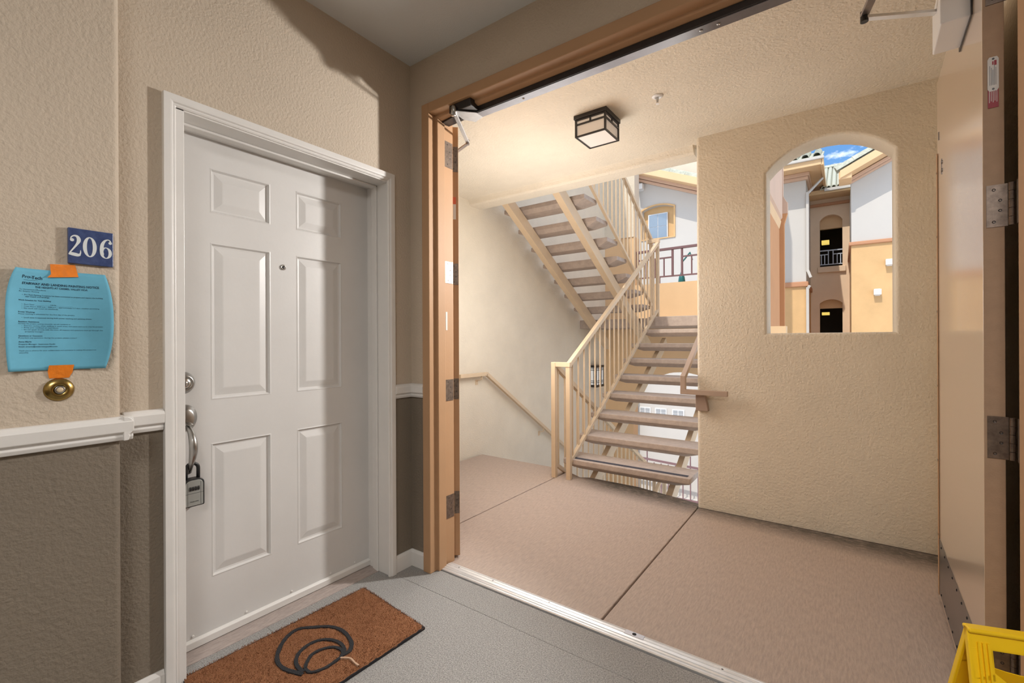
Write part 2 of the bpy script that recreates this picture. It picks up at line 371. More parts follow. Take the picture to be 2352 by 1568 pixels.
# ---- key safe hanging from the grip
kx, ky = DP + .034, .709
lb = thing('key_lock_box', 'silver combination key box with black shackle hanging from the door grip', 'lockbox', (kx, ky, .585))
def rr(y0, y1, z0, z1, r, x0, x1, top=None):
    pts = []
    for cy, cz, a0, rr_ in ((y1 - r, z0 + r, -90, r), (y1 - (top or r), z1 - (top or r), 0, top or r), (y0 + (top or r), z1 - (top or r), 90, top or r), (y0 + r, z0 + r, 180, r)):
        for i in range(7):
            a = R(a0 + 90 * i / 6); pts.append((x0, cy + rr_ * math.cos(a), cz + rr_ * math.sin(a)))
    return (prism, pts, (x1 - x0, 0, 0))
obj('case', B(rr(ky - .036, ky + .036, .585, .692, .005, kx - .020, kx + .018, .020)), 'plastic', lb, .003)
obj('face_plate', B(rr(ky - .030, ky + .030, .589, .687, .004, kx + .0175, kx + .0205, .018)), 'silver', lb, .001)
obj('dial_window', B(rr(ky - .019, ky + .019, .646, .664, .003, kx + .0200, kx + .0210)), mat('dial_recess', (.2, .2, .19), .4), lb)
for k in range(4):
    yy = ky - .0135 + .009 * k
    obj('number_dial', B((lathe, [(.0085, -.003), (.0095, -.002), (.0095, .002), (.0085, .003)], (kx + .0155, yy, .655), (0, 1, 0), 18)), 'plastic', lb)
obj('seam', B((box, kx + .0204, kx + .0208, ky - .03, ky + .03, .6365, .6375), (box, kx + .0204, kx + .0208, ky - .0225, ky - .0217, .59, .68), (box, kx + .0204, kx + .0208, ky + .0217, ky + .0225, .59, .68)), 'plastic', lb)
bm = bmesh.new(); pts = [(kx - .002, ky - .021, .685)]
for i in range(13):
    a = math.pi * (1 - i / 12); pts.append((kx - .002, ky + .021 * math.cos(a), .728 + .021 * math.sin(a)))
pts.append((kx - .002, ky + .021, .685)); tube(bm, pts, .0065, 10)
obj('shackle', bm, 'plastic', lb, smooth=True)
def text(body, size, fn, name, m, parent, align='LEFT', bold=0, width=None):
    c = bpy.data.curves.new(name, 'FONT'); c.body = body; c.size = size; c.align_x = align; c.offset = bold * size; c.resolution_u = 2
    t = bpy.data.objects.new(name, c); C.objects.link(t)
    dg = bpy.context.evaluated_depsgraph_get(); me = bpy.data.meshes.new_from_object(t.evaluated_get(dg))
    C.objects.unlink(t); bpy.data.objects.remove(t)
    xs = [v.co.x for v in me.vertices]
    k = 1
    if width and xs: k = width / (max(xs) - min(xs))
    for v in me.vertices: v.co = fn(v.co.x * k, v.co.y)
    me.materials.clear(); me.materials.append(M[m])
    o = bpy.data.objects.new(name, me); C.objects.link(o)
    if parent: o.parent = parent; o.matrix_parent_inverse = Matrix.Translation(-parent.location)
    return o
text('PUROMA', .0065, lambda x, y: Vector((kx + .0209, ky - .014 + x, .603 + y)), 'maker_lettering', 'plastic', lb, width=.028)
# ================================================================== THINGS ON THE NEAR WALL
# house-number tile
tl = thing('number_tile', 'blue glazed tile with white numerals 206 above the paper notice', 'number plate', (WN, .367, 1.45))
ty0, ty1, tz0, tz1 = .3165, .4175, 1.4505, 1.5535; tx = WN + .011
obj('tile_body', B((box, WN, tx, ty0, ty1, tz0, tz1)), 'blue', tl, .0018)
def T(u, v): return Vector((tx + .0004, ty0 + u, tz0 + v))
def ellipse_ring(bm, cx, cy, ax, ay, bx, by, shift=0, n=40):
    o_ = [bm.verts.new(T(cx + ax * math.cos(2 * math.pi * k / n), cy + ay * math.sin(2 * math.pi * k / n))) for k in range(n)]
    i_ = [bm.verts.new(T(cx + shift + bx * math.cos(2 * math.pi * k / n), cy + by * math.sin(2 * math.pi * k / n))) for k in range(n)]
    for k in range(n): bm.faces.new([o_[k], o_[(k + 1) % n], i_[(k + 1) % n], i_[k]])
lift_ = [0]
def ribbon(bm, pts):
    vs = []; lift_[0] += .00012
    sm = []
    for i in range(len(pts) - 1):
        q = [Vector(pts[max(0, min(len(pts) - 1, i + k))]) for k in (-1, 0, 1, 2)]
        for k in range(5):
            t = k / 5; sm.append(.5 * ((2 * q[1]) + (q[2] - q[0]) * t + (2 * q[0] - 5 * q[1] + 4 * q[2] - q[3]) * t * t + (3 * q[1] - q[0] - 3 * q[2] + q[3]) * t ** 3))
    pts = [tuple(v) for v in sm] + [pts[-1]]
    for i, (x, y, wd) in enumerate(pts):
        a = pts[max(0, i - 1)]; b = pts[min(len(pts) - 1, i + 1)]
        d = Vector((b[0] - a[0], b[1] - a[1])); d = d.normalized() if d.length else Vector((1, 0)); nn = Vector((-d.y, d.x)) * wd / 2
        up_ = Vector((.0003 + lift_[0], 0, 0)); vs.append((bm.verts.new(T(x + nn.x, y + nn.y) + up_), bm.verts.new(T(x - nn.x, y - nn.y) + up_)))
    for a, b in zip(vs, vs[1:]): bm.faces.new([a[0], a[1], b[1], b[0]])
def disc(bm, cx, cy, r, n=20): bm.faces.new([bm.verts.new(T(cx + r * math.cos(2 * math.pi * k / n), cy + r * math.sin(2 * math.pi * k / n))) for k in range(n)])
bm = bmesh.new()   # 2
disc(bm, .0085, .068, .0045)
ribbon(bm, [(.0050, .069, .002), (.007, .076, .003), (.0125, .0805, .004), (.019, .0795, .0065), (.0225, .073, .0085), (.0225, .066, .0085), (.0195, .058, .006), (.0135, .047, .0042), (.008, .038, .0035), (.004, .031, .003), (.002, .026, .002)])
ribbon(bm, [(.001, .026, .003), (.006, .0275, .0085), (.014, .0265, .0095), (.021, .0255, .0085), (.026, .0275, .005)])
ribbon(bm, [(.0265, .040, .001), (.0265, .033, .003), (.0245, .026, .004)])
obj('numeral', bm, 'glaze', tl)
bm = bmesh.new(); ellipse_ring(bm, .047, .0525, .0155, .0295, .0065, .0265); obj('numeral', bm, 'glaze', tl)
bm = bmesh.new(); ellipse_ring(bm, .0835, .0405, .0140, .0170, .0060, .0145)
ribbon(bm, [(.0945, .0735, .004), (.092, .079, .003), (.087, .0805, .003), (.0805, .076, .0055), (.0755, .066, .008), (.0735, .054, .0085), (.0735, .042, .0085), (.0760, .034, .007)])
disc(bm, .0935, .0715, .0042); obj('numeral', bm, 'glaze', tl)
# paper notice
nt = thing('paper_notice', 'curled light-blue paper notice taped below the 206 tile', 'notice', (WN, .30, 1.143))
py0, py1, pz0, pz1 = .1945, .4075, 1.1435, 1.4245
def psurf(u, v, lift=0):
    a = abs(2 * u - .88); edge = max(0, (.34 - u) / .34); er = max(0, (u - .55) / .45)
    mid = 1 - abs(2 * v - 1)
    off = .0035 + .020 * edge ** 1.6 * (.75 + .5 * mid) + .026 * er ** 1.5 * (.35 + .95 * math.sin(math.pi * min(1, max(0, v)))**1.0) - .0 * a
    off += .004 * math.exp(-((u - .5) / .14) ** 2) * mid
    y = py0 + (py1 - py0) * u
    y += .004 * math.sin(math.pi * v) * (1 if u > .5 else -.6) * abs(2 * u - 1) - .010 * edge * 0 
    # corners draw in as the sheet curls
    if u > .5: y -= .010 * (2 * u - 1) ** 3 * abs(2 * v - 1) ** 3
    else: y += (.018 if v > .5 else .004) * (1 - 2 * u) ** 3 * abs(2 * v - 1) ** 3
    z = pz0 + (pz1 - pz0) * v + .003 * math.sin(math.pi * u) * 0
    return Vector((WN + off + lift, y, z))
bm = bmesh.new(); N = 28; g = [[bm.verts.new(psurf(i / N, j / N)) for j in range(N + 1)] for i in range(N + 1)]
for i in range(N):
    for j in range(N): bm.faces.new([g[i][j], g[i + 1][j], g[i + 1][j + 1], g[i][j + 1]])
o = obj('sheet', bm, 'paper', nt, smooth=True, solid=.0004)
PW, PH = .213, .281
def pfn(u0, v0): return lambda x, y: psurf(u0 + x / PW, v0 + y / PH, .0006)
def pt(s, u, v, size, width=None, bold=0, nm='lettering'): text(s, size, pfn(u, v), nm, 'ink', nt, bold=bold, width=width * PW if width else None)
pt('Pro', .125, .905, .0125, .08, .01); pt('Tech', .225, .900, .0125, .105, .02)
bm = bmesh.new()
for k in range(3):
    pts = [psurf(.196 + .030 * t / 6 + .004 * k, .912 + .003 * k + .006 * math.sin(t), .0007) for t in range(7)]
    q = [psurf(.196 + .030 * t / 6 + .004 * k, .9145 + .003 * k + .006 * math.sin(t), .0007) for t in range(7)]
    a_ = [bm.verts.new(p) for p in pts]; b_ = [bm.verts.new(p) for p in q]
    for i in range(6): bm.faces.new([a_[i], a_[i + 1], b_[i + 1], b_[i]])
obj('logo_swoosh', bm, 'ink', nt)
pt('PAINTING & RESTORATION', .15, .884, .0030, .14)
pt('STAIRWAY AND LANDING PAINTING NOTICE', .135, .845, .0088, .75, .03)
pt('THE HEIGHTS AT CARMEL VALLEY HOA', .265, .815, .0072, .50, .025)
for s, u, v, wd, b in (('To: Homeowners/Residents', .115, .790, .25, 0), ('Re: Exterior Painting', .115, .771, .185, 0),
    ('•  Pro-Tech Painting Company has been contracted to prepare and repaint the building', .145, .738, .76, .012), ('stair treads and landings.', .175, .721, .225, .012),
    ('Work Schedule for Your Building:', .115, .685, .30, .025), ('•  Start Date: ____________1/5/26______________', .145, .645, .47, 0),
    ('•  Crew Hours: 8:00 a.m. - 4:00 p.m. - approximately 2-3 days, weather permitting', .145, .625, .72, 0), ('•  No work will occur on weekends', .145, .606, .33, 0),
    ('Power Washing:', .115, .570, .15, .025), ('Power washing is scheduled for the first day of the project.', .115, .551, .52, 0),
    ('•  Loud noise is expected during both power washing and painting phases.', .145, .516, .65, .008),
    ('Resident Assistance:', .115, .475, .19, .025), ('To keep the project running smoothly, we ask residents to:', .115, .456, .48, 0),
    ('•  Exercise caution when walking in work areas, wet paint and cords may be present', .145, .436, .75, 0), ('•  Keep pets confined or restrained', .145, .418, .33, 0),
    ('•  Do not speak directly with the crew, all requests and questions must go through the', .145, .398, .75, 0), ('property manager.', .175, .379, .17, 0),
    ('Questions or Concerns:', .115, .338, .22, .025), ('If you have any questions during the project, please contact:', .115, .318, .54, 0),
    ('Anna Marie', .115, .280, .12, .025), ('Property Manager: Seabreeze Pacific', .115, .256, .335, .008), ('Email: amarie@seabreezepacific.com', .115, .232, .355, .012),
    ('Thank you in advance for your collaboration and assistance in making this project run', .115, .193, .73, 0), ('smoothly.', .115, .174, .09, 0)):
    pt(s, u, v, .0045, wd, b)
def tape(pts, label):
    bm = bmesh.new(); a = [bm.verts.new(p) for p in pts]; b = [bm.verts.new(Vector(p) + Vector((.0006, 0, 0))) for p in pts]
    n = len(pts); bm.faces.new(b)
    for i in range(n): bm.faces.new([a[i], a[(i + 1) % n], b[(i + 1) % n], b[i]])
    return tag(obj('tape_strip', bm, 'tape'), label, 'tape', 'orange tape strips')
tape([(WN + .001, .281, 1.443), (WN + .001, .333, 1.447), (WN + .0075, .339, 1.412), (WN + .0075, .274, 1.404), (WN + .006, .282, 1.414)], 'torn orange tape strip at the top edge of the blue notice')
tape([(WN + .0075, .277, 1.157), (WN + .0075, .329, 1.157), (WN + .003, .326, 1.135), (WN + .001, .319, 1.120), (WN + .001, .278, 1.120), (WN + .003, .275, 1.140)], 'orange tape strip at the bottom edge of the blue notice')
# door bell
bl = thing('doorbell', 'round brass doorbell plate with ivory button below the notice', 'doorbell', (WN, .298, 1.087))
obj('plate', B((lathe, [(.0325, 0), (.0325, .002), (.030, .006), (.022, .0105), (.013, .0125), (.0125, .011), (.0001, .011)], (WN, .298, 1.087), (1, 0, 0), 40)), 'brass', bl, smooth=True)
obj('bezel', B((lathe, [(.0110, .011), (.0112, .0145), (.0090, .0155), (.0075, .0135), (.0001, .0135)], (WN, .298, 1.087), (1, 0, 0), 28)), 'steel', bl, smooth=True)
obj('button', B((lathe, [(.0072, .0135), (.0072, .0160), (.0045, .0178), (.0001, .018)], (WN, .298, 1.087), (1, 0, 0), 24)), 'button', bl, smooth=True)
# ================================================================== DOOR MAT
mc = Vector((-1.68, .845, 0)); 
dm = thing('door_mat', 'brown coir mat with black looped swirl lying before the white door', 'doormat', (-1.68, .85, 0))
A_, B_, C_ = Vector((-1.911, 1.39)), Vector((-1.436, 1.346)), Vector((-1.932, .632))
D_ = C_ + (B_ - A_) * 1.0
def mp_(s, t): return A_ + (B_ - A_) * s + (C_ - A_) * t
bm = bmesh.new(); nx, ny = 30, 46
g = []
for i in range(nx + 1):
    row = []
    for j in range(ny + 1):
        p = mp_(i / nx, j / ny); ed = min(i, nx - i, j, ny - j)
        z = .016 if ed > 0 else .010
        row.append(bm.verts.new((p.x + random.uniform(-.002, .002), p.y + random.uniform(-.002, .002), z + random.uniform(-.0012, .0012))))
    g.append(row)
for i in range(nx):
    for j in range(ny): bm.faces.new([g[i][j], g[i + 1][j], g[i + 1][j + 1], g[i][j + 1]])
obj('coir_pile', bm, 'coir', dm, smooth=True)
# upright fibres, joined
bm = bmesh.new()
for k in range(26000):
    p = mp_(random.random(), random.random()); a = random.uniform(0, 6.28); q = Vector((math.cos(a), math.sin(a), 0)) * .0011
    t = Vector((random.uniform(-.003, .003), random.uniform(-.003, .003), random.uniform(.004, .0075))); b = Vector((p.x, p.y, .0145))
    bm.faces.new([bm.verts.new(b - q), bm.verts.new(b + q), bm.verts.new(b + t)])
me_ = obj('coir_fibre', bm, 'coir', dm); me_['kind'] = 'stuff'
obj('rubber_backing', B((prism, [(*mp_(-.001, -.001), .001), (*mp_(1.001, -.001), .001), (*mp_(1.001, 1.001), .001), (*mp_(-.001, 1.001), .001)], (0, 0, .010))), 'rubber', dm)
def smoothpath(P, n=6):
    out = []
    for i in range(len(P) - 1):
        p0, p1, p2, p3 = [Vector((*P[max(0, min(len(P) - 1, i + k))], 0)) for k in (-1, 0, 1, 2)]
        for s in range(n):
            t = s / n; out.append(.5 * ((2 * p1) + (p2 - p0) * t + (2 * p0 - 5 * p1 + 4 * p2 - p3) * t * t + (3 * p1 - p0 - 3 * p2 + p3) * t ** 3))
    out.append(Vector((*P[-1], 0))); return out
sz_ = [0]
def stroke(P, wd, m, nm, z=.0198):
    sz_[0] += .0004; z += sz_[0]
    pts = smoothpath(P); bm = bmesh.new()
    vs = []
    for i, p in enumerate(pts):
        d = (pts[min(i + 1, len(pts) - 1)] - pts[max(i - 1, 0)]).normalized(); nn = Vector((-d.y, d.x, 0)) * wd / 2 * random.uniform(.88, 1.12)
        vs.append([bm.verts.new(Vector((p.x, p.y, zz)) + nn * s) for s, zz in ((-1, .014), (-.85, z), (.85, z), (1, .014))])
    for a, b in zip(vs, vs[1:]):
        for k in range(3): bm.faces.new([a[k], a[k + 1], b[k + 1], b[k]])
    obj(nm, bm, m, dm)
stroke([(-1.584, .891), (-1.67, .866), (-1.738, .876), (-1.795, .915), (-1.84, .97), (-1.85, 1.02), (-1.813, 1.061), (-1.755, 1.108), (-1.684, 1.122), (-1.6, 1.102), (-1.558, 1.066), (-1.56, 1.029)], .017, 'black', 'swirl_print')
stroke([(-1.593, .897), (-1.651, .904), (-1.696, .932), (-1.719, .979), (-1.714, 1.025), (-1.683, 1.057), (-1.631, 1.07), (-1.581, 1.059), (-1.556, 1.031)], .015, 'black', 'swirl_print')
stroke([(-1.606, .911), (-1.632, .934), (-1.656, .969), (-1.651, 1.009), (-1.624, 1.042), (-1.582, 1.049), (-1.556, 1.031), (-1.549, .994), (-1.549, .952), (-1.57, .913), (-1.606, .911)], .013, 'black', 'swirl_print')
stroke([(-1.549, 1.02), (-1.530, 1.034), (-1.510, 1.040), (-1.482, 1.036), (-1.456, 1.035)], .007, 'pale', 'frayed_split')
# ================================================================== DOUBLE DOOR FRAME
fr = tag(bpy.data.objects.new('door_2', None), kind='structure', label='tan metal frame of the open double doors'); C.objects.link(fr); fr.location = (-1.75, 1.684, 0)
fp = [(-1.805, 1.684), (-1.752, 1.684), (-1.752, 1.722), (-1.736, 1.738), (-1.736, 1.785), (-1.7515, 1.785), (-1.7515, 1.868), (-1.805, 1.868)]
JT = 2.425
fp = [(-1.805, 1.684), (-1.752, 1.684), (-1.752, 1.732), (-1.734, 1.732), (-1.734, 1.788), (-1.751, 1.788), (-1.751, 1.868), (-1.805, 1.868)]
obj('frame_jamb', B((prism, [(x, y, 0) for x, y in fp], (0, 0, 2.47))), 'frame', fr, .003)
XM = -.675   # mid of the opening
obj('frame_jamb', B((prism, [(2 * XM - x, y, 0) for x, y in fp], (0, 0, 2.47))), 'frame', fr, .003)
hp = [(1.6835, 2.4705), (1.6835, 2.418), (1.7327, 2.418), (1.7327, 2.405), (1.755, 2.398), (1.7873, 2.402), (1.7873, 2.43), (1.8685, 2.43), (1.8685, 2.4705)]
obj('frame_head', B((prism, [(-1.7525, y, z) for y, z in hp], (2.155, 0, 0))), 'frame', fr, .004)
# black header rail
hb = obj('header_rail', B((box, -1.50, .40, 1.760, 1.812, 2.372, 2.404)), 'bronze', fr, .002)
obj('rail_cover', B((box, -1.49, .40, 1.766, 1.814, 2.3695, 2.3725)), 'railgrey', hb, .0005)
for x in (-1.22, -.42, -.36): obj('rail_screw', B((lathe, [(.006, 0), (.006, .0015), (.003, .003), (.0001, .001)], (x, 1.79, 2.3695), (0, 0, -1), 12)), 'steel', hb)
# threshold
prof = [(1.752, -.006), (1.752, .004), (1.758, .007), (1.764, .007), (1.765, .005), (1.768, .005), (1.769, .009), (1.776, .011), (1.777, .008), (1.780, .008), (1.781, .012), (1.794, .0135), (1.795, .011), (1.798, .011), (1.799, .0135), (1.812, .0135), (1.813, .011), (1.816, .011), (1.817, .0125), (1.828, .010), (1.832, .002), (1.832, -.006)]
th = struct('trim_4', B((prism, [(-1.738, y, z) for y, z in prof], (2.128, 0, 0))), 'alu', label='ribbed aluminium threshold between carpet and concrete')
obj('strike_plate', B((box, -.735, -.655, 1.793, 1.822, .0125, .0150)), mat('strike_plate_steel', (.62, .62, .66), .3, metal=.8), th, .001)
obj('bolt_hole', B((lathe, [(.0085, 0), (.0085, .0005)], (-.695, 1.808, .0150), (0, 0, 1), 16)), 'rubber', th)
for x in (-1.66, -1.43, -1.10, -.36, .02): obj('threshold_screw', B((lathe, [(.0038, 0), (.0038, .0008), (.002, .001)], (x, 1.804, .0133), (0, 0, 1), 10)), 'kick', th)
# ------------------------------------------------------------------ leaves
def hinge_leafs(parent, z0, z1, pin, p_leaf, p_jamb):
    h = obj('hinge', B((bar, (*p_leaf[0], (z0 + z1) / 2), (*p_leaf[1], (z0 + z1) / 2), z1 - z0, .003, (p_leaf[2][0], p_leaf[2][1], 0)),
                       (bar, (*p_jamb[0], (z0 + z1) / 2), (*p_jamb[1], (z0 + z1) / 2), z1 - z0, .003, (p_jamb[2][0], p_jamb[2][1], 0))), 'hinge', parent)
    bm = bmesh.new(); n = 5; st = (z1 - z0) / n
    for k in range(n): lathe(bm, [(.0068, k * st + .0006), (.0068, (k + 1) * st - .0006)], (*pin, z0), (0, 0, 1), 12)
    obj('knuckle', bm, 'hinge', h)
    bm = bmesh.new()
    for q, nn in ((p_leaf, p_leaf[2]), (p_jamb, p_jamb[2])):
        for f, zz in ((.35, .12), (.65, .38), (.65, .62), (.35, .88)):
            p = Vector(q[0]).lerp(Vector(q[1]), f)
            lathe(bm, [(.0042, 0), (.0042, .0020), (.001, .0012)], (p.x, p.y, z0 + (z1 - z0) * zz), (nn[0], nn[1], 0), 10)
    obj('hinge_screw', bm, 'bronze', h)
# left leaf, swung 135 degrees
ll = tag(bpy.data.objects.new('door_3', None), kind='structure', label='tan double-door leaf folded back on the left, seen edge-on'); C.objects.link(ll); ll.location = (-1.765, 1.895, 0)
c0 = Vector((-1.782, 1.880)); ang = R(135); dl = Vector((math.cos(ang), math.sin(ang))); de = Vector((math.sin(ang), -math.cos(ang)))
q = [c0, c0 + de * .0445, c0 + de * .0445 + dl * 1.05, c0 + dl * 1.05]
obj('leaf', B((prism, [(p.x, p.y, .014) for p in q], (0, 0, 2.412))), 'frame', ll, .0015)
e0, e1 = c0 + de * .002, c0 + de * .0425; en = -dl
pin = Vector((-1.7735, 1.8735))
for z0, z1 in ((2.172, 2.313), (1.537, 1.656), (.894, 1.010), (.251, .376)):
    hinge_leafs(ll, z0, z1, pin, (e0 + en * .001, e1 + en * .001, en), (Vector((-1.7500, 1.800)), Vector((-1.7500, 1.862)), Vector((1, 0))))
lp = c0 + de * .022 + en * .0012
def edge_plate(nm, m, parent, pos, z0, z1, w_, nrm, along, th=.001):
    a = pos - along * w_ / 2; b = pos + along * w_ / 2
    return obj(nm, B((prism, [(a.x, a.y, z0), (b.x, b.y, z0), (b.x, b.y, z1), (a.x, a.y, z1)], (nrm.x * th, nrm.y * th, 0))), m, parent)
edge_plate('label_plate', 'label', ll, lp, 1.905, 1.990, .016, en, de); edge_plate('label_sticker', 'orangelabel', ll, lp, 1.990, 2.030, .018, en, de)
obj('frame_label', B((box, -1.7508, -1.7498, 1.805, 1.818, 1.28, 1.38)), 'label', fr)
# right leaf, open square to the wall
rl = tag(bpy.data.objects.new('door_4', None), kind='structure', label='glossy tan double-door leaf standing open on the right with steel kick plate'); C.objects.link(rl); rl.location = (.36, 1.90, 0)
r0 = Vector((.336, 1.895)); ar = R(88.2); dr = Vector((math.cos(ar), math.sin(ar))); rx = Vector((math.sin(ar), -math.cos(ar)))
L = 1.035
q = [r0, r0 + rx * .0445, r0 + rx * .0445 + dr * L, r0 + dr * L]
obj('leaf', B((prism, [(p.x, p.y, .012) for p in q], (0, 0, 2.414))), ['frame2', 'leafedge'], rl, .0015)
for p_ in rl.children[0].data.polygons:
    if p_.normal.y < -.8 and abs(p_.normal.z) < .2: p_.material_index = 1
def on_face(s, z, out=0): p = r0 + dr * s - rx * out; return (p.x, p.y, z)
obj('kick_plate', B((prism, [on_face(.045, .03), on_face(L - .012, .03), on_face(L - .012, .285), on_face(.045, .285)], (-rx.x * .0015, -rx.y * .0015, 0))), 'kick', rl)
bm = bmesh.new()
for s in [.06 + .11 * k for k in range(9)]:
    for z in (.05, .265): lathe(bm, [(.005, .0015), (.005, .003), (.002, .004)], on_face(s, z), (-rx.x, -rx.y, 0), 8)
obj('kick_plate_screw', bm, 'rubber', rl)['kind'] = 'stuff'
e = obj('meeting_stile_strip', B((prism, [on_face(L - .022, .02, .001), on_face(L + .003, .02, .001), on_face(L + .003, 2.09, .001), on_face(L - .022, 2.09, .001)], (-rx.x * .003, -rx.y * .003, 0))), 'frame', rl, .001)
bm = bmesh.new()
for z in (.3, .65, 1.0, 1.35, 1.7, 2.0): lathe(bm, [(.005, 0), (.005, .0015)], on_face(L - .010, z, .004), (-rx.x, -rx.y, 0), 10)
obj('strip_screw', bm, 'kick', e)
obj('bolt_slot', B((bar, on_face(L - .15, 1.955, .001), on_face(L - .15, 2.025, .001), .005, .002, (1, 0, 0)), (lathe, [(.008, 0), (.008, .003)], on_face(L - .158, 1.972, 0), (-1, 0, 0), 12), (lathe, [(.008, 0), (.008, .003)], on_face(L - .158, 2.008, 0), (-1, 0, 0), 12), (bar, on_face(L - .06, 2.14, .001), on_face(L - .06, 2.175, .001), .012, .002, (1, 0, 0))), 'kick', rl)
rc0 = r0; en2 = -dr
pin2 = Vector((.3925, 1.884))
for z0, z1 in ((2.19, 2.31), (1.543, 1.665), (.873, .995), (.24, .36)):
    hinge_leafs(rl, z0, z1, pin2, (r0 + rx * .007 + en2 * .001, r0 + rx * .050 + en2 * .001, en2), (Vector((.4000, 1.80)), Vector((.4000, 1.868)), Vector((-1, 0))))
pl = r0 + rx * .022 + en2 * .0012
lbp = obj('fire_label', B((prism, [(pl.x - .0115, pl.y, 1.945), (pl.x - .008, pl.y, 1.938), (pl.x + .008, pl.y, 1.938), (pl.x + .0115, pl.y, 1.945), (pl.x + .0115, pl.y, 2.030), (pl.x + .008, pl.y, 2.037), (pl.x - .008, pl.y, 2.037), (pl.x - .0115, pl.y, 2.030)], (0, -.001, 0))), 'label', rl)
obj('fire_sticker', B((box, pl.x - .011, pl.x + .011, pl.y - .0008, pl.y, 1.890, 1.945)), 'red', rl)
bm = bmesh.new()
for k in range(5): box(bm, pl.x - .007 + .003 * k, pl.x - .0063 + .003 * k, pl.y - .0014, pl.y - .001, 1.955, 2.012 - .006 * (k % 3))
obj('label_print', bm, 'ink', lbp)
obj('label_mark', B((box, pl.x + .002, pl.x + .007, pl.y - .0014, pl.y - .001, 2.012, 2.026), (box, pl.x - .002, pl.x + .001, pl.y - .0014, pl.y - .001, 2.014, 2.024)), 'red', lbp)
for z in (1.944, 2.031): obj('rivet', B((lathe, [(.0028, .001), (.0028, .002)], (pl.x, pl.y, z), (0, -1, 0), 10)), 'bronze', lbp)
bm = bmesh.new()
for k in range(5): box(bm, pl.x - .0085 + .0038 * k, pl.x - .0072 + .0038 * k, pl.y - .0012, pl.y - .0008, 1.905 + .004 * (k % 2), 1.940)
obj('sticker_print', bm, 'label', rl)
# ------------------------------------------------------------------ closers
dc = thing('door_closer', 'black overhead door closer with bent silver arm at the upper left of the opening', 'door closer', (-1.6, 1.78, 2.40))
obj('body', B((box, -1.618, -1.475, 1.700, 1.762, 2.378, 2.4175)), 'bronze', dc, .003)
obj('end_block', B((box, -1.545, -1.490, 1.772, 1.826, 2.380, 2.410)), 'bronze', dc, .002)
obj('mounting_shoe', B((prism, [(-1.748, 1.770, 2.390), (-1.640, 1.755, 2.390), (-1.60, 1.815, 2.390), (-1.735, 1.822, 2.390)], (0, 0, .024))), 'bronze', dc, .002)
obj('cover_plate', B((prism, [(-1.580, 1.690, 2.370), (-1.560, 1.690, 2.370), (-1.478, 1.775, 2.370), (-1.490, 1.815, 2.370), (-1.555, 1.835, 2.370), (-1.590, 1.780, 2.370)], (0, 0, .004))), 'armsteel', dc)
obj('pivot', B((lathe, [(.015, 0), (.015, .04), (.009, .05), (.0001, .05)], (-1.578, 1.692, 2.354), (0, 0, 1), 20)), 'steel', dc, smooth=True)
el = (-1.722, 1.960, 2.350)
obj('arm', B((bar, (-1.578, 1.700, 2.366), el, .020, .008)), 'armsteel', dc, .001)
obj('forearm', B((bar, (el[0], el[1], 2.343), (-1.93, 2.035, 2.343), .020, .007)), 'bronze2', dc, .001)
obj('elbow_pin', B((lathe, [(.010, -.014), (.010, .014)], el, (0, 0, 1), 16)), 'bronze2', dc)
oc = thing('door_closer', 'white boxy door closer on the open right leaf with thin arm', 'door closer', on_face(.2, 2.27))
def closer_box(s0, s1, d, z0, z1): return (prism, [on_face(s0, z0), on_face(s1, z0), on_face(s1, z0, d), on_face(s0, z0, d)], (0, 0, z1 - z0))
obj('housing', B(closer_box(.155, .365, .075, 2.258, 2.40)), 'white', oc, .004)
obj('back_plate', B(closer_box(.140, .380, .004, 2.250, 2.41)), 'bronze', oc)
p0 = on_face(.25, 2.352, .075); e2 = (.068, 2.035, 2.352)
obj('arm', B((bar, p0, e2, .022, .010)), 'alu', oc, .001); obj('forearm', B((bar, (e2[0], e2[1], 2.362), (.125, 1.82, 2.392), .024, .012)), 'bronze2', oc, .001)
obj('elbow_pin', B((lathe, [(.012, -.014), (.012, .022)], e2, (0, 0, 1), 16)), 'plastic', oc)
# ================================================================== YELLOW FLOOR SIGN
P0 = Vector((.213, 1.346)); wv = Vector((.951, .309)); nv = Vector((.309, -.951)); SW = .27
fs = thing('floor_sign', 'yellow plastic folding floor sign with handle slot by the right door', 'floor sign', (.33, 1.39, 0))
def sp(u, h, back=False, off=0):
    """point on a panel: u along the width, h height, off outward"""
    k = (.62 - h) / .62 * .17; p = P0 + wv * (u - (.62 - h) * .05 * (1 if u < SW / 2 else -1)) + nv * ((k + off) * (-1 if back else 1) + (0.002 if not back else -.002)); return Vector((p.x, p.y, h - .010 * h / .62))
def plate(bm, pts, back, t=.003, off=0):
    a = [bm.verts.new(sp(u, h, back, off)) for u, h in pts]; b = [bm.verts.new(sp(u, h, back, off + t)) for u, h in pts]; n = len(a)
    bm.faces.new(a); bm.faces.new(b[::-1])
    for i in range(n): bm.faces.new([a[i], b[i], b[(i + 1) % n], a[(i + 1) % n]])
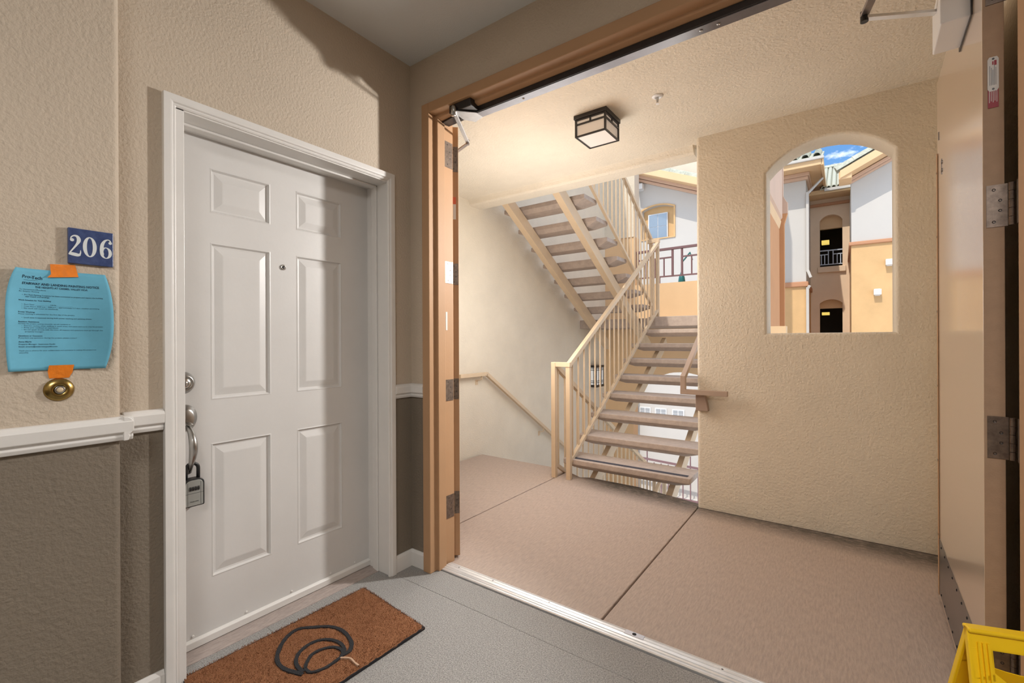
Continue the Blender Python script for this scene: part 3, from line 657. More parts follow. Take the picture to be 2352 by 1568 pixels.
for back in (False, True):
    bm = bmesh.new()
    hx0, hx1 = .036, SW - .036
    low = [(hx0, .545)] + [(hx0 + (hx1 - hx0) * t / 8, .545 - .018 * math.sin(math.pi * t / 8) - .012) for t in range(1, 8)] + [(hx1, .545)]
    plate(bm, [(0, .618), (SW, .618), (SW, .586), (0, .586)], back)
    for u0, u1 in ((0, .014), (.019, .030), (.038, hx0), (hx1, SW - .038), (SW - .030, SW - .019), (SW - .014, SW)): plate(bm, [(u0, .575), (u1, .575), (u1, .598), (u0, .598)], back) if False else None
    plate(bm, [(0, .587), (hx0, .587), (hx0, .53), (0, .53)], back); plate(bm, [(hx1, .587), (SW, .587), (SW, .53), (hx1, .53)], back)
    plate(bm, [(0, .531)] + low[:1] + low[1:-1] + low[-1:] + [(SW, .531), (SW, .02), (0, .02)], back)
    obj('panel', bm, 'yellow', fs, .001)
    bm = bmesh.new()
    plate(bm, [(-.004, .622), (SW + .004, .622), (SW + .004, .616), (-.004, .616)], back, .012, -.009)
    plate(bm, [(-.004, .622), (.003, .622), (.003, 0), (-.004, 0)], back, .012, -.009)
    plate(bm, [(SW - .003, .622), (SW + .004, .622), (SW + .004, 0), (SW - .003, 0)], back, .012, -.009)
    plate(bm, [(hx0 - .002, .589), (hx1 + .002, .589), (hx1 + .002, .585), (hx0 - .002, .585)], back, .012, -.009)
    plate(bm, [(hx0 - .004, .589), (hx0, .589), (hx0, .54), (hx0 - .004, .54)], back, .012, -.009)
    obj('rim', bm, 'yellow', fs, .0015)
    bm = bmesh.new()
    for u in (.010, .018, .026): plate(bm, [(u, .598), (u + .003, .598), (u + .003, .520), (u, .520)], back, .005, .0025)
    obj('hinge_rib', bm, 'yellow', fs)
ca, cb = P0 - wv * .004, P0 + wv * (SW + .004)
obj('hinge_cap', B((bar, (ca.x, ca.y, .609), (cb.x, cb.y, .609), .026, .009)), 'yellow', fs, .0035)
# ================================================================== OUTDOOR LANDING
LX = -3.16
lf = struct('floor_landing', B((box, LX - .2, 1.6, 1.84, 3.48, -.22, -.018)), 'gap')
def slab(pts):
    return obj('concrete_slab', B((prism, [(x, y, -.20) for x, y in pts], (0, 0, .20))), 'concrete', lf, .005)
slab([(LX + .012, 1.838), (-2.086, 1.838), (-2.086, 3.80), (LX + .012, 3.80)])
slab([(-2.078, 1.838), (-.861, 1.838), (-.858, 3.50), (-.86, 3.575), (-1.377, 3.695), (-1.83, 3.70), (-1.90, 3.66), (-2.078, 3.76)])
slab([(-.852, 1.838), (1.5, 1.838), (1.5, 3.485), (-.852, 3.485)])
struct('wall_stair_left', B((box, LX - .25, LX, 1.86, 7.05, -3.2, 6.4)), 'stucco')
struct('wall_entry_outside', B((box, LX - .2, -1.806, 1.862, 1.95 - .08, 0, 2.70), (box, .455, 1.6, 1.862, 1.87, 0, 2.70), (box, -1.806, .455, 1.862, 1.87, 2.475, 2.70)), 'stucco')
struct('wall_landing_right', B((box, .50, .7, 1.87, 3.55, 0, 2.70)), 'stucco')
struct('ceiling_landing', B((box, LX - .2, 1.7, 1.86, 3.80, 2.695, 3.04)), 'stuccoceil')
bm = bmesh.new(); bpts = [(3.585, 2.70), (3.60, 2.692), (3.615, 2.672), (3.625, 2.650), (3.645, 2.636), (3.80, 2.636), (3.85, 2.66), (3.85, 3.04), (3.585, 3.04)]
prism(bm, [(LX - .05, y, z) for y, z in bpts], (2.30, 0, 0))
struct('trim_5', bm, 'stuccoceil', label='stucco edge beam of the upper landing over the stairs')
# wall with the arched opening, rounded edges
YW = 3.50
ho = arch(-.41, .256, 1.263, 2.345, 2.505)
def inset(loop, d):
    n = len(loop); out = []
    for i in range(n):
        p, a, b = Vector(loop[i]), Vector(loop[i - 1]), Vector(loop[(i + 1) % n])
        t1 = (p - a).normalized(); t2 = (b - p).normalized(); n1 = Vector((t1.y, -t1.x)); n2 = Vector((t2.y, -t2.x)); m_ = (n1 + n2)
        m_ = m_ / max(.35, m_.dot(n1)) if m_.length > 1e-6 else n1
        out.append(p + m_ * d)
    return [tuple(p) for p in out]
rr_ = .018; bm = sheet([[(-.86 + .02, -.02), (1.6, -.02), (1.6, 2.72), (-.86 + .02, 2.72)], inset(ho, rr_)], lambda x, z: (x, YW, z), (0, -1, 0))
rings = []
for i in range(6):
    a = math.pi / 2 * i / 5
    rings.append([bm.verts.new((x, YW + rr_ * (1 - math.cos(a)), z)) for x, z in inset(ho, rr_ * (1 - math.sin(a)))])
rings.append([bm.verts.new((x, YW + .20, z)) for x, z in ho])
n = len(ho)
for a, b in zip(rings, rings[1:]):
    for k in range(n): bm.faces.new([a[k], a[(k + 1) % n], b[(k + 1) % n], b[k]])
# left end, rounded
pe = [(-.84, YW)] + [(-.84 - .02 * math.sin(math.pi / 2 * i / 5), YW + .02 - .02 * math.cos(math.pi / 2 * i / 5)) for i in range(1, 6)] + [(-.86, YW + .20)]
pv = [[bm.verts.new((x, y, z)) for z in (-.02, 2.72)] for x, y in pe]
for a, b in zip(pv, pv[1:]): bm.faces.new([a[0], a[1], b[1], b[0]])
bb = sheet([[(-.86, -.02), (1.6, -.02), (1.6, 2.72), (-.86, 2.72)], ho], lambda x, z: (x, YW + .20, z), (0, 1, 0))
tmp = bpy.data.meshes.new('t'); bb.to_mesh(tmp); bb.free(); bm.from_mesh(tmp)
bmesh.ops.remove_doubles(bm, verts=bm.verts, dist=1e-5)
wl_ = struct('wall_landing_back', bm, 'stucco', solid=None)
struct('trim_6', B((prism, [(-.85, 3.485, -.015), (1.5, 3.468, -.015), (1.5, 3.51, -.015), (-.85, 3.51, -.015)], (0, 0, .012))), 'gap', label='dark joint between concrete and stucco wall')
# unseen upper storey, cut down to a slab to let sun into the stairwell
struct('upper_slab_cut_low', B((box, -6, 1.9, -3, 3.55, 3.04, 3.3)), 'fwhite')
# ---- ceiling lantern
def lantern(name, label, cx, cy, zt, s, h, hang=True):
    o = thing(name, label, 'lamp', (cx, cy, zt)); z0 = zt - h
    obj('canopy', B((box, cx - s * .56, cx + s * .56, cy - s * .56, cy + s * .56, zt - .026, zt)), 'bronze', o, .002)
    obj('glass_box', B((box, cx - s * .485, cx + s * .485, cy - s * .485, cy + s * .485, z0 + .004, zt - .026)), 'lampglass', o)
    bm = bmesh.new(); k = s / 2; t = .006
    for i in (-1, 1):
        for j in (-1, 1): box(bm, cx + i * k - t, cx + i * k + t, cy + j * k - t, cy + j * k + t, z0, zt - .02)
    for z in (z0 + .004, zt - .060, zt - .030):
        for i in (-1, 1):
            box(bm, cx - k, cx + k, cy + i * k - t * .8, cy + i * k + t * .8, z - .005, z + .005); box(bm, cx + i * k - t * .8, cx + i * k + t * .8, cy - k, cy + k, z - .005, z + .005)
    for i in (-1, 1):
        box(bm, cx - .005, cx + .005, cy + i * k - t * .8, cy + i * k + t * .8, zt - .06, zt - .03); box(bm, cx + i * k - t * .8, cx + i * k + t * .8, cy - .005, cy + .005, zt - .06, zt - .03)
    obj('cage', bm, 'bronze', o)
    return o
lantern('ceiling_lantern', 'black-framed square lantern with frosted panes on the landing ceiling', -1.311, 2.79, 2.695, .206, .142)
spk = thing('sprinkler', 'small white fire sprinkler on the landing ceiling beside the lantern', 'sprinkler', (-.899, 2.756, 2.695))
obj('escutcheon', B((lathe, [(.033, 0), (.033, .003), (.024, .009), (.016, .010), (.014, .006), (.0001, .006)], (-.899, 2.756, 2.695), (0, 0, -1), 28)), 'white', spk, smooth=True)
obj('frame_arms', B((bar, (-.908, 2.756, 2.69), (-.901, 2.756, 2.650), .003, .004, (0, 1, 0)), (bar, (-.890, 2.756, 2.69), (-.897, 2.756, 2.650), .003, .004, (0, 1, 0)), (lathe, [(.004, .004), (.003, .020), (.002, .035)], (-.899, 2.756, 2.695), (0, 0, -1), 10)), 'steel', spk)
obj('deflector', B((lathe, [(.011, .045), (.011, .047), (.003, .048)], (-.899, 2.756, 2.695), (0, 0, -1), 16)), 'white', spk)
# ---- handrails
hr = thing('wall_handrail', 'cream square handrail on the left stair wall, bent down the stairs', 'handrail', (LX + .07, 3.4, .87))
HX = LX + .072
obj('rail', B((bar, (HX, 3.375, .868), (HX, 3.80, .868), .038, .036), (bar, (HX, 3.795, .872), (HX, 6.1, -.62), .038, .036)), 'steelpaint', hr, .002)
def bracket(y, z): obj('bracket', B((box, LX, LX + .006, y - .02, y + .02, z - .115, z - .06), (bar, (LX + .005, y, z - .075), (HX, y, z - .05), .016, .008), (bar, (HX, y, z - .055), (HX, y, z - .015), .014, .008)), 'steelpaint', hr, .001)
bracket(3.72, .868); bracket(4.95, .12); bracket(5.9, -.5)
h2 = thing('wall_handrail', 'brown square handrail stub fixed to the front of the window wall', 'handrail', (-.78, 3.42, .85))
obj('rail', B((box, -.955, -.640, 3.402, 3.438, .828, .864), (box, -.9545, -.9195, 3.4025, 3.4375, .8285, .955), (bar, (-.937, 3.412, .944), (-.937, 5.9, 2.475), .0345, .0345)), mat('brown_steel_paint', (.42, .31, .235), .45, .04, 60), h2, .002)
obj('bracket', B((prism, [(-.86, 3.50, .71), (-.775, 3.50, .71), (-.782, 3.50, .76), (-.80, 3.50, .828), (-.86, 3.50, .828)], (0, -.05, 0))), mat('brown_bracket_paint', (.36, .26, .20), .5), h2, .004)
# ================================================================== STAIRS
RISE, RUN = .169, .275
def tread(bm, x0, x1, yf, d, zt, depth=.29):
    ya, yb = yf, yf + d * depth
    up = [(x0, ya), (x1, ya), (x1, yb), (x0, yb)]; i_ = .035; e_ = .12
    lo = [(x0 + e_, ya + d * i_ * 2), (x1 - e_, ya + d * i_ * 2), (x1 - e_, yb - d * i_), (x0 + e_, yb - d * i_)]
    v = [[bm.verts.new((x, y, z)) for x, y in pts] for pts, z in ((up, zt), (up, zt - .045), (lo, zt - .088))]
    bm.faces.new(v[0]); bm.faces.new(v[2][::-1])
    for a, b in zip(v, v[1:]):
        for k in range(4): bm.faces.new([a[k], a[(k + 1) % 4], b[(k + 1) % 4], b[k]])
def flight(name, label, x0, x1, y0, d, z0, n, stringers, sw=.05, sh=.11, grip=False, over=.02):
    t = thing(name, label, 'stairs', ((x0 + x1) / 2, y0, z0), 'flights of open concrete stairs'); first = None
    for k in range(n):
        o = obj('tread', B((tread, x0, x1, y0 + d * RUN * k, d, z0 + RISE * (k + 1))), 'tread', t, .006)
        if grip and k == 0: g_ = obj('grip_strip', B((box, x0 + .06, x1 - .03, y0 + .035, y0 + .080, z0 + RISE, z0 + RISE + .002)), 'grip', o)
    for x in stringers:
        off = -.265 - sh * .5 / math.cos(math.atan(RISE / RUN))
        za = z0 + RISE + off; ya = y0 - d * .35; 
        Lr = RUN * n + over
        o = obj('stringer', B((bar, (x, ya, za - .35 * RISE / RUN), (x, y0 + d * Lr, za + Lr * RISE / RUN), sw, sh)), 'steelpaint', t, .003)
    return t
flight('stair_flight', 'lower flight of open concrete treads rising from the landing', -2.03, -.935, 3.585, 1, 0, 8, (-1.815, -1.13), grip=True)
flight('stair_flight', 'upper flight seen from below, rising along the left wall to the ceiling', LX + .05, -2.10, 6.10, -1, 1.52, 8, (-2.88, -2.26), .075, .12)
flight('stair_flight', 'flight of treads dropping away behind the left railing posts', LX + .05, -2.10, 6.05, -1, -1.52, 8, (-2.86, -2.24), .06, .11)
# half landings
hl = struct('floor_half_landing', B((prism, [(LX, 6.10, 1.395), (-2.02, 6.10, 1.395), (-2.02, 5.80, 1.395), (-.86, 5.80, 1.395), (-.86, 7.0, 1.395), (LX, 7.0, 1.395)], (0, 0, .125))), 'tread', .005)
struct('floor_half_landing_below', B((box, LX, -.86, 6.1, 7.0, -1.66, -1.52)), 'tread')
# ---- railings
def railing(name, label, x, ya, yb, fn_top, fn_bot, posts, nb, wt=.04, bw=.013, mt='steelpaint', sub=True):
    t = thing(name, label, 'railing', (x, ya, fn_bot(ya)), 'cream stair railings')
    obj('top_rail', B((bar, (x, ya, fn_top(ya)), (x, yb, fn_top(yb)), wt, wt)), mt, t, .002)
    obj('bottom_rail', B((bar, (x, ya, fn_bot(ya)), (x, yb, fn_bot(yb)), wt * .8, wt * .8)), mt, t, .002)
    for y, z0, z1 in posts: obj('post', B((box, x - .02, x + .02, y - .02, y + .02, z0, z1)), mt, t, .002)
    src = None
    for k in range(nb):
        y = ya + (yb - ya) * (k + .6) / nb
        hgt = fn_top(y) - fn_bot(y)
        if src is None:
            src = obj('baluster', B((box, x - bw / 2, x + bw / 2, -bw / 2, bw / 2, 0, hgt)), mt, t); src.matrix_parent_inverse = Matrix(); src.location = Vector((0, y, fn_bot(y))) - Vector((0, t.location.y, t.location.z)); base = Vector((-t.location.x, 0, 0)); src.location += base
        else:
            c = copy_part(src, t); c.location = Vector((-t.location.x, y - t.location.y, fn_bot(y) - t.location.z))
    return t
sl = RISE / RUN
upl = railing('stair_railing', 'cream steel railing along the left side of the lower flight', -1.95, 3.545, 5.97, lambda y: 1.005 + (y - 3.545) * .6145, lambda y: .165 + (y - 3.585) * sl, [(3.545, 0, 1.025), (5.95, 1.52, 2.52)], 21)
obj('tie_bar', B((box, -2.114, -1.926, 3.519, 3.567, .988, 1.029)), 'steelpaint', upl, .002)
obj('tie_bar', B((box, -2.094, -1.926, 5.936, 5.984, 2.497, 2.545)), 'steelpaint', upl, .002)
railing('stair_railing', 'cream steel railing on the underside-view upper flight', -2.07, 6.07, 3.62, lambda y: 2.56 + (6.07 - y) * .605, lambda y: 1.66 + (6.10 - y) * sl, [(6.07, 1.52, 2.58)], 22)
railing('stair_railing', 'cream steel railing going down behind the first post', -2.09, 3.53, 6.2, lambda y: 1.0 - (y - 3.55) * .6, lambda y: .02 - (y - 3.70) * sl, [(3.53, 0, 1.025), (6.2, -1.52, -.55)], 22)
railing('stair_railing', 'cream steel railing far below beneath the lower flight', -1.95, 6.2, 3.6, lambda y: -.52 - (6.2 - y) * .61, lambda y: -1.42 - (6.2 - y) * sl, [(6.2, -1.52, -.5)], 20)
flight('stair_flight', 'lowest flight under the first treads down to the courtyard', -2.03, -.935, 3.86, 1, -3.10, 8, (-1.815, -1.13))
# ---- back wall of the stair: pier, parapet, arched wall below
struct('wall_stair_pier', B((box, LX, -2.655, 7.0, 7.2, 2.86, 6.4)), 'stucco')
struct('wall_stair_pier_low', B((box, LX, -2.655, 7.0, 7.2, 1.40, 2.86)), 'feave')
struct('wall_stair_parapet', B((box, -2.655, -.86, 7.0, 7.2, 1.40, 2.09)), 'feave')
struct('trim_7', B((box, LX, -2.645, 6.985, 7.0, 2.86, 3.06)), 'stucco', label='pale band above the apricot pier')
bm = sheet([[(LX, -3.2), (-.6, -3.2), (-.6, 1.40), (LX, 1.40)], arch(-2.69, -1.2, -3.1, .30, .74, 16)], lambda x, z: (x, 7.0, z), (0, -1, 0))
struct('wall_stair_back', bm, 'feave', solid=.2)
rt = thing('parapet_railing', 'maroon iron railing on the parapet behind the stairs', 'railing', (-2.65, 7.1, 2.1))
obj('top_rail', B((bar, (-2.655, 7.08, 2.612), (-.86, 7.08, 2.632), .05, .035)), 'iron', rt, .002)
obj('bottom_rail', B((bar, (-2.655, 7.08, 2.20), (-.86, 7.08, 2.20), .022, .022)), 'iron', rt)
for x0, x1 in ((-2.65, -2.09), (-1.95, -.87)): obj('mid_rail', B((bar, (x0, 7.08, 2.48), (x1, 7.08, 2.487), .025, .022)), 'iron', rt)
for x in (-2.64, -2.09, -1.95, -1.2): obj('post', B((box, x - .014, x + .014, 7.066, 7.094, 2.20, 2.62)), 'iron', rt)
src = None
for x in (-2.5, -2.36, -2.22, -1.81, -1.67, -1.53, -1.39):
    if src is None: src = obj('baluster', B((box, -.009, .009, -.009, .009, 0, .28)), 'iron', rt); src.matrix_parent_inverse = Matrix(); src.location = (x + 2.65, -.02, .1)
    else: copy_part(src, rt, (x + 2.65, -.02, .1))
obj('foot', B((box, -2.30, -2.28, 7.07, 7.09, 2.08, 2.2), (box, -1.0, -.98, 7.07, 7.09, 2.08, 2.2)), 'iron', rt)
# wall lantern on the stair wall
wlm = thing('wall_lantern', 'black-banded wall lantern with white panes low behind the railing', 'lamp', (LX, 6.56, .66))
obj('glass_box', B((box, LX, LX + .10, 6.44, 6.68, .53, .81)), emit('lantern_panes', (.85, .85, .82), .25), wlm)
bm = B((box, LX, LX + .112, 6.428, 6.692, .80, .835), (box, LX, LX + .112, 6.428, 6.692, .50, .535))
for z in (.57, .595, .76, .785):
    box(bm, LX + .098, LX + .106, 6.434, 6.686, z - .004, z + .004)
    for y in (6.437, 6.683): box(bm, LX, LX + .106, y - .003, y + .003, z - .004, z + .004)
for y in (6.438, 6.50, 6.62, 6.682): box(bm, LX + .097, LX + .107, y - .005, y + .005, .53, .81)
for x in (LX + .005, LX + .05): box(bm, x - .004, x + .004, 6.432, 6.440, .53, .81)
obj('cage', bm, 'bronze', wlm)
# ================================================================== OUR BUILDING'S WING SEEN AT THE LEFT OF THE ARCH
wg = thing('building_wing', 'terracotta corner of the own building at the left edge of the arched opening', 'building', (-1.2, 8, -3))
obj('wall', B((box, -1.7, -.838, 7.25, 8.75, -3.1, 3.45)), 'fterra', wg)
obj('eave_band', B((prism, [(-.84, 7.0, 3.18), (-.795, 7.0, 3.24), (-.795, 7.0, 4.8), (-1.7, 7.0, 4.8), (-1.7, 7.0, 3.18)], (0, 1.78, 0))), 'fpink', wg, .01)
obj('soffit_trim', B((prism, [(-.838, 7.0, 3.06), (-.81, 7.0, 3.18), (-.838, 7.0, 3.20)], (0, 1.76, 0))), 'feave', wg)
obj('downspout', B((bar, (-.83, 8.90, 5.0), (-.83, 8.90, 3.60), .08, .08, (0, 1, 0)), (bar, (-.83, 8.90, 3.62), (-.77, 8.92, 3.49), .08, .08, (0, 1, 0)), (bar, (-.77, 8.92, 3.52), (-.77, 8.92, 3.33), .085, .085, (0, 1, 0))), 'fpink', wg, .006)
obj('downspout', B((bar, (-.77, 8.92, 3.34), (-.815, 8.90, 3.16), .08, .08, (0, 1, 0)), (bar, (-.815, 8.90, 3.18), (-.815, 8.90, -3.1), .08, .08, (0, 1, 0))), 'fterra', wg, .006)
# ================================================================== APARTMENT HOUSE ACROSS THE COURTYARD
ab = thing('apartment_building', 'white and apricot apartment house framed by the arched opening', 'building', (-.3, 18, -3.1))
# left wing
obj('wing_wall', B((box, -6, -.93, 17.5, 22, 3.08, 6.75)), 'fwhite', ab)
obj('wing_base', B((box, -6, -.925, 17.5, 22, -3.1, 2.98)), 'forange', ab)
obj('belt_course', B((box, -6, -.87, 17.42, 20, 2.93, 3.09)), 'fbelt', ab, .02)
obj('cornice', B((box, -6, -.86, 17.38, 20.0, 6.36, 6.46), (box, -6, -.82, 17.33, 20, 6.46, 6.58)), 'fpink', ab, .02)
obj('eave', B((box, -6, -.48, 16.75, 22, 6.58, 6.66)), 'feave', ab)
obj('fascia', B((box, -6, -.47, 16.68, 16.75, 6.52, 6.72), (box, -.50, -.43, 16.68, 19.6, 6.50, 6.72)), 'feave', ab, .01)
obj('gutter', B((box, -6, -.42, 16.60, 16.70, 6.68, 6.76)), 'fwhite', ab, .01)
obj('downspout', B((bar, (-.50, 17.9, 6.45), (-.88, 17.45, 5.9), .08, .06), (bar, (-.885, 17.45, 5.95), (-.885, 17.45, 3.4), .08, .06, (0, 1, 0)), (bar, (-.885, 17.45, 3.45), (-.80, 17.42, 3.2), .08, .06, (0, 1, 0)), (bar, (-.83, 17.42, 2.95), (-.885, 17.45, 2.85), .08, .06, (0, 1, 0)), (bar, (-.89, 17.45, 2.9), (-.89, 17.45, -3.1), .08, .06, (0, 1, 0))), 'fwhite', ab, .01)
# recess with two arched openings and the dark passage behind
bm = sheet([[(-1.2, -3.1), (.6, -3.1), (.6, 6.4), (-1.2, 6.4)], arch(-.642, .024, 3.85, 5.50, 5.70), arch(-.65, .018, .2, 2.52, 2.66)], lambda x, z: (x, 20.0, z), (0, -1, 0))
obj('recess_wall', bm, 'ftan', ab, solid=.25)
obj('window_sill', B((box, -.71, .12, 19.9, 20.02, 3.63, 3.83)), 'ftan', ab, .015)
obj('recess_cornice', B((box, -.95, .30, 19.88, 20.0, 6.03, 6.12)), 'fbelt', ab, .02)
obj('recess_eave', B((box, -.95, .45, 19.2, 20.0, 6.28, 6.42)), 'feave', ab)
obj('recess_gutter', B((box, -.48, .30, 19.12, 19.22, 6.34, 6.44)), 'fwhite', ab, .01)
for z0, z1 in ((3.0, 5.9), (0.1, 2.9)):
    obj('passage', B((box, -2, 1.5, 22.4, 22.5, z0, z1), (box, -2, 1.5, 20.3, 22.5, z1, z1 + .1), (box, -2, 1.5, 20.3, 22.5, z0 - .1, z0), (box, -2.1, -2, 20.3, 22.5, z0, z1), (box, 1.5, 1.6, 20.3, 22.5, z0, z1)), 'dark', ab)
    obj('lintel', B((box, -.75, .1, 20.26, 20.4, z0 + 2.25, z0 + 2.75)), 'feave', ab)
    obj('passage_lamp', B((box, -.62, -.38, 21.0, 21.3, z1 - 1.05 if z0 > 1 else z1 - .75, z1 - .92 if z0 > 1 else z1 - .65)), emit('passage_lamp_glow', (.75, .55, .12), .8), ab)
gr_ = obj('gallery_rail', B((box, -.66, .04, 20.10, 20.14, 4.42, 4.46), (box, -.66, .04, 20.10, 20.14, 3.92, 3.95), (box, -.66, -.40, 20.10, 20.14, 4.28, 4.31), (box, -.24, .04, 20.10, 20.14, 4.28, 4.31)), 'paleiron', ab)
for x in (-.60, -.50, -.39, -.25, -.13, -.03): obj('rail_baluster', B((box, x - .014, x + .014, 20.105, 20.135, 3.92, 4.44 if x in (-.39, -.25) else 4.30)), 'paleiron', gr_)
# right wing with gable rake
gs = .50
def rk(x, z): return z
obj('gable_wall', B((prism, [(.232, 16.5, 4.0), (3.4, 16.5, 4.0), (3.4, 16.5, 5.85 + .50 * 3.17), (.232, 16.5, 5.85)], (0, 4, 0))), 'fwhite', ab)
obj('gable_base', B((box, .226, 3.4, 16.5, 20.5, -3.1, 3.96)), 'forange', ab)
obj('belt_course', B((box, .17, 3.4, 16.43, 20, 3.93, 4.03)), 'fbelt', ab, .02)
def rake(bm, y0, y1, xa, xb, za, h): prism(bm, [(xa, y0, za), (xb, y0, za + gs * (xb - xa)), (xb, y0, za + gs * (xb - xa) + h), (xa, y0, za + h)], (0, y1 - y0, 0))
obj('rake_cornice', B((rake, 16.42, 16.5, .20, 3.4, 5.70, .07), (rake, 16.36, 16.5, .20, 3.4, 5.77, .10)), 'fpink', ab, .015)
obj('rake_eave', B((rake, 15.82, 16.5, .02, 3.4, 5.80, .10)), 'feave', ab)
obj('rake_fascia', B((rake, 15.80, 15.86, -.03, 3.4, 5.74, .22)), 'feave', ab, .01)
obj('eave_return', B((box, -.06, .24, 15.85, 16.55, 5.72, 5.95)), 'feave', ab, .02)
bm = bmesh.new()
def halftile(bm, p0, p1, r0_, r1_, n=8):
    p0, p1 = Vector(p0), Vector(p1); d = (p1 - p0).normalized(); s = d.cross(Vector((0, 0, 1))).normalized(); u = s.cross(d); rings = []
    for p, r_ in ((p0, r0_), (p1, r1_)):
        rings.append([[bm.verts.new(p + (s * math.cos(math.pi * k / n) + u * math.sin(math.pi * k / n)) * (r_ - e)) for k in range(n + 1)] for e in (0, .02)])
    for k in range(n):
        bm.faces.new([rings[0][0][k], rings[0][0][k + 1], rings[1][0][k + 1], rings[1][0][k]]); bm.faces.new([rings[0][1][k], rings[1][1][k], rings[1][1][k + 1], rings[0][1][k + 1]])
        bm.faces.new([rings[0][0][k], rings[0][1][k], rings[0][1][k + 1], rings[0][0][k + 1]])
    return bm
obj('roof_deck', B((rake, 15.90, 20.4, .24, 3.4, 6.08, .07)), 'rooftile', ab)
# barrel tiles climbing the rake
for k in range(8):
    a = (-.10 + .40 * k, 15.95, 5.975 + gs * .40 * k); b = (a[0] + .44, 15.95, a[2] + gs * .44)
    obj('roof_tile', halftile(bmesh.new(), a, b, .165, .15), 'rooftile', ab, smooth=False)
# left wing roof edge: eave tiles in two rows
for r_ in range(4):
    for k in range(12):
        x = -.60 - .30 * k; y0 = 16.66 + .38 * r_; z0 = 6.80 + .16 * r_
        obj('roof_tile', halftile(bmesh.new(), (x, y0, z0), (x, y0 + .42, z0 + .16), .105, .095), 'rooftile', ab)
obj('roof_deck', B((prism, [(-6, 16.62, 6.72), (-.45, 16.62, 6.72), (-.45, 18.3, 7.40), (-6, 18.3, 7.40)], (0, 0, .05))), 'rooftile', ab)
# roof of the recess rising behind
obj('roof_deck', B((prism, [(-.6, 19.15, 6.40), (.55, 19.15, 6.40), (.55, 23, 8.22), (-.6, 23, 8.22)], (0, 0, .04))), 'rooftile', ab)
src = None
for r_ in range(20):
    for k in range(8):
        x = -.50 + .145 * k; y0 = 19.12 + .19 * r_; z0 = 6.445 + .09 * r_
        if src is None: src = obj('roof_tile', halftile(bmesh.new(), (x, y0, z0), (x, y0 + .21, z0 + .105), .066, .058, 6), 'rooftile', ab)
        else:
            c = src.copy(); C.objects.link(c); c.location = src.location + Vector((x + .50, .19 * r_, .09 * r_))
for k in range(4): obj('ridge_tile', halftile(bmesh.new(), (-.75 + .40 * k, 23, 8.30), (-.33 + .40 * k, 23, 8.30), .13, .12), 'rooftile', ab)
def wall_lamp(x, y, z, label):
    t = thing('wall_lamp', label, 'lamp', (x, y, z), 'cube lamps on the far houses'); obj('shade', B((box, x - .085, x + .085, y - .17, y, z - .08, z + .08)), 'white', t, .01); obj('back_plate', B((box, x - .06, x + .06, y - .02, y, z - .10, z + .10)), 'white', t)
wall_lamp(.812, 16.5, 2.545, 'small white cube lamp lower on the apricot gable wall'); wall_lamp(1.075, 16.5, 3.36, 'white cube lamp higher up at the right edge of the arch view')
# ================================================================== HOUSE SEEN OVER THE PARAPET
hb_ = thing('apartment_building', 'white gabled apartment house seen above the parapet railing', 'building', (-4, 13, -3.1))
bm = sheet([[(-4.86, -3.1), (-2.0, -3.1), (-2.0, 5.25), (-4.86, 6.45)], arch(-4.70, -3.795, 4.13, 4.96, 5.06)], lambda x, z: (x, 13.0, z), (0, -1, 0))
obj('wall', bm, 'fwhite', hb_, solid=.25)
obj('side_wall', B((box, -5.2, -4.86, 12.6, 14, -3.1, 6.6)), 'fwhite', hb_)
bm = sheet([arch(-4.74, -3.755, 4.10, 4.99, 5.10), arch(-4.70, -3.795, 4.13, 4.96, 5.06)], lambda x, z: (x, 12.97, z), (0, -1, 0)); obj('window_surround', bm, 'forange', hb_, solid=.03)
obj('reveal_panel', B((box, -4.75, -3.75, 13.16, 13.2, 4.05, 5.12)), 'forange', hb_)
wf_ = obj('window', B((box, -4.56, -4.00, 13.10, 13.15, 4.10, 4.86)), 'white', hb_)
for i in range(2):
    for j in range(2): obj('window_pane', B((box, -4.53 + .26 * i, -4.53 + .26 * i + .245, 13.09, 13.10, 4.13 + .36 * j, 4.13 + .36 * j + .345)), 'glass', wf_)
g2 = -.42
def rake2(bm, y0, y1, xa, xb, za, h): prism(bm, [(xa, y0, za), (xb, y0, za + g2 * (xb - xa)), (xb, y0, za + g2 * (xb - xa) + h), (xa, y0, za + h)], (0, y1 - y0, 0))
obj('rake_cornice', B((rake2, 12.9, 13, -4.85, -1.9, 5.86, .08), (rake2, 12.83, 13, -4.85, -1.9, 5.95, .10)), 'fpink', hb_, .01)
obj('rake_eave', B((rake2, 12.35, 13, -4.85, -1.9, 6.03, .08)), 'feave', hb_); obj('rake_fascia', B((rake2, 12.30, 12.36, -4.85, -1.9, 5.98, .20)), 'feave', hb_, .01)
for k in range(6):
    xx = -4.55 + .40 * k; zz = 6.16 + g2 * (xx + 4.85); obj('roof_tile', halftile(bmesh.new(), (xx + .42, 12.45, zz + g2 * .42 + .02), (xx, 12.45, zz + .03), .125, .115), 'rooftile', hb_)
wall_lamp(-4.72, 13.0, 5.66, 'white cube lamp high on the white house left of its window')
obj('attic_wall', B((box, -4.6, -1.9, 13.6, 14.4, 4.5, 9.5)), 'stucco', hb_)
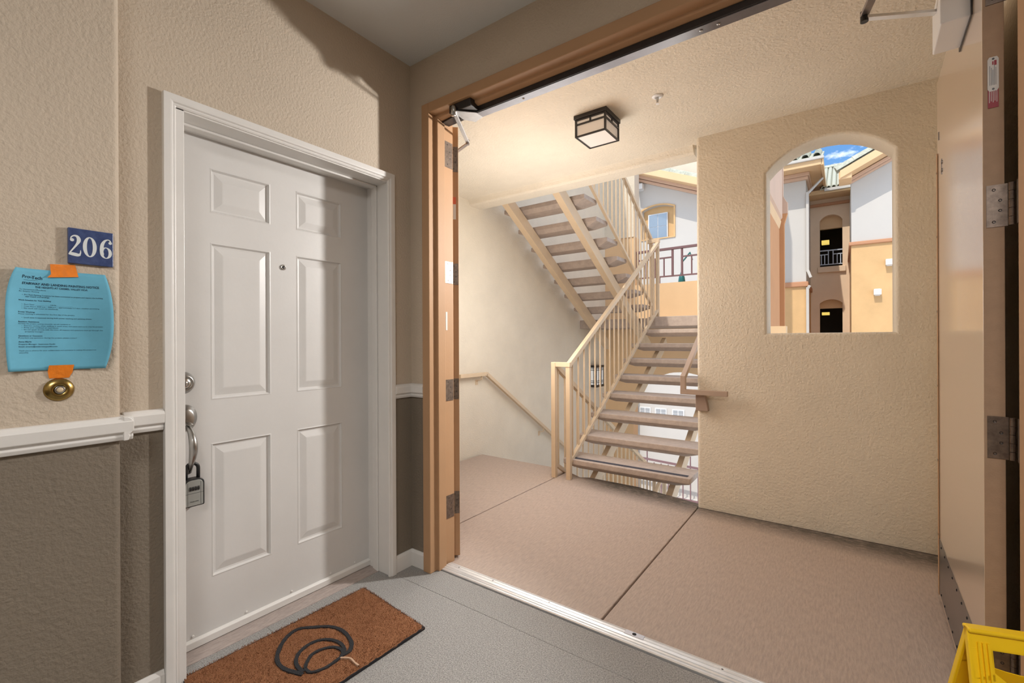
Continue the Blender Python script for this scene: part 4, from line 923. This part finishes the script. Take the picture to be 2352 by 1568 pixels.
# thin patio umbrella stand behind the parapet railing
us = thing('folded_parasol', 'slim teal folded parasol on a tripod stand behind the parapet railing', 'parasol', (-2.05, 7.6, 2.1))
obj('pole', B((tube, [(-2.10, 7.6, 2.02), (-2.10, 7.6, 2.68)], .011, 8)), 'teal', us)
obj('cover', B((tube, [(-2.10, 7.6, 2.10), (-2.10, 7.6, 2.17), (-2.10, 7.6, 2.24), (-2.10, 7.6, 2.33)], [.02, .055, .045, .012], 10)), 'teal', us, smooth=True)
obj('leg', B((bar, (-2.10, 7.6, 2.22), (-2.19, 7.58, 1.98), .016, .016)), 'paleiron', us); obj('leg', B((bar, (-2.10, 7.6, 2.22), (-2.01, 7.58, 1.98), .016, .016)), 'paleiron', us)
obj('crank_arm', B((bar, (-2.10, 7.6, 2.47), (-1.97, 7.6, 2.62), .018, .018), (bar, (-1.97, 7.6, 2.63), (-1.93, 7.6, 2.50), .014, .014)), 'teal', us)
struct('floor_balcony', B((box, -3.2, -1.7, 7.2, 8.2, 1.85, 1.98)), 'ground')
# ================================================================== COURTYARD
struct('floor_courtyard', B((box, -45, 45, 3.9, 70, -3.25, -3.1)), 'ground')
for x in (-4.635, -4.18, -3.70):     # small paired windows low on the white house, seen between the treads
    f = obj('garage_window', B((box, x - .165, x + .165, 12.975, 13.0, -.935, -.715)), 'white', hb_)
    for i in (-1, 1):
        for j in (-1, 1): obj('window_pane', B((box, x + i * .074 - .061, x + i * .074 + .061, 12.965, 12.975, -.825 + j * .048 - .039, -.825 + j * .048 + .039)), 'glass2', f)
cr = thing('courtyard_railing', 'grey iron railing in the courtyard seen between the lowest treads', 'railing', (-4, 12.5, -3.1))
obj('top_rail', B((bar, (-5.2, 12.3, -1.99), (-1.5, 12.3, -2.15), .05, .05)), 'iron', cr)
obj('bottom_rail', B((bar, (-5.2, 12.3, -2.95), (-1.5, 12.3, -2.95), .04, .04)), 'iron', cr)
for k in range(20):
    x = -5.1 + .19 * k; obj('post' if k % 6 == 4 else 'baluster', B((box, x - .013, x + .013, 12.287, 12.313, -3.1, -1.8 if k % 6 == 4 else -2.1)), 'iron', cr)
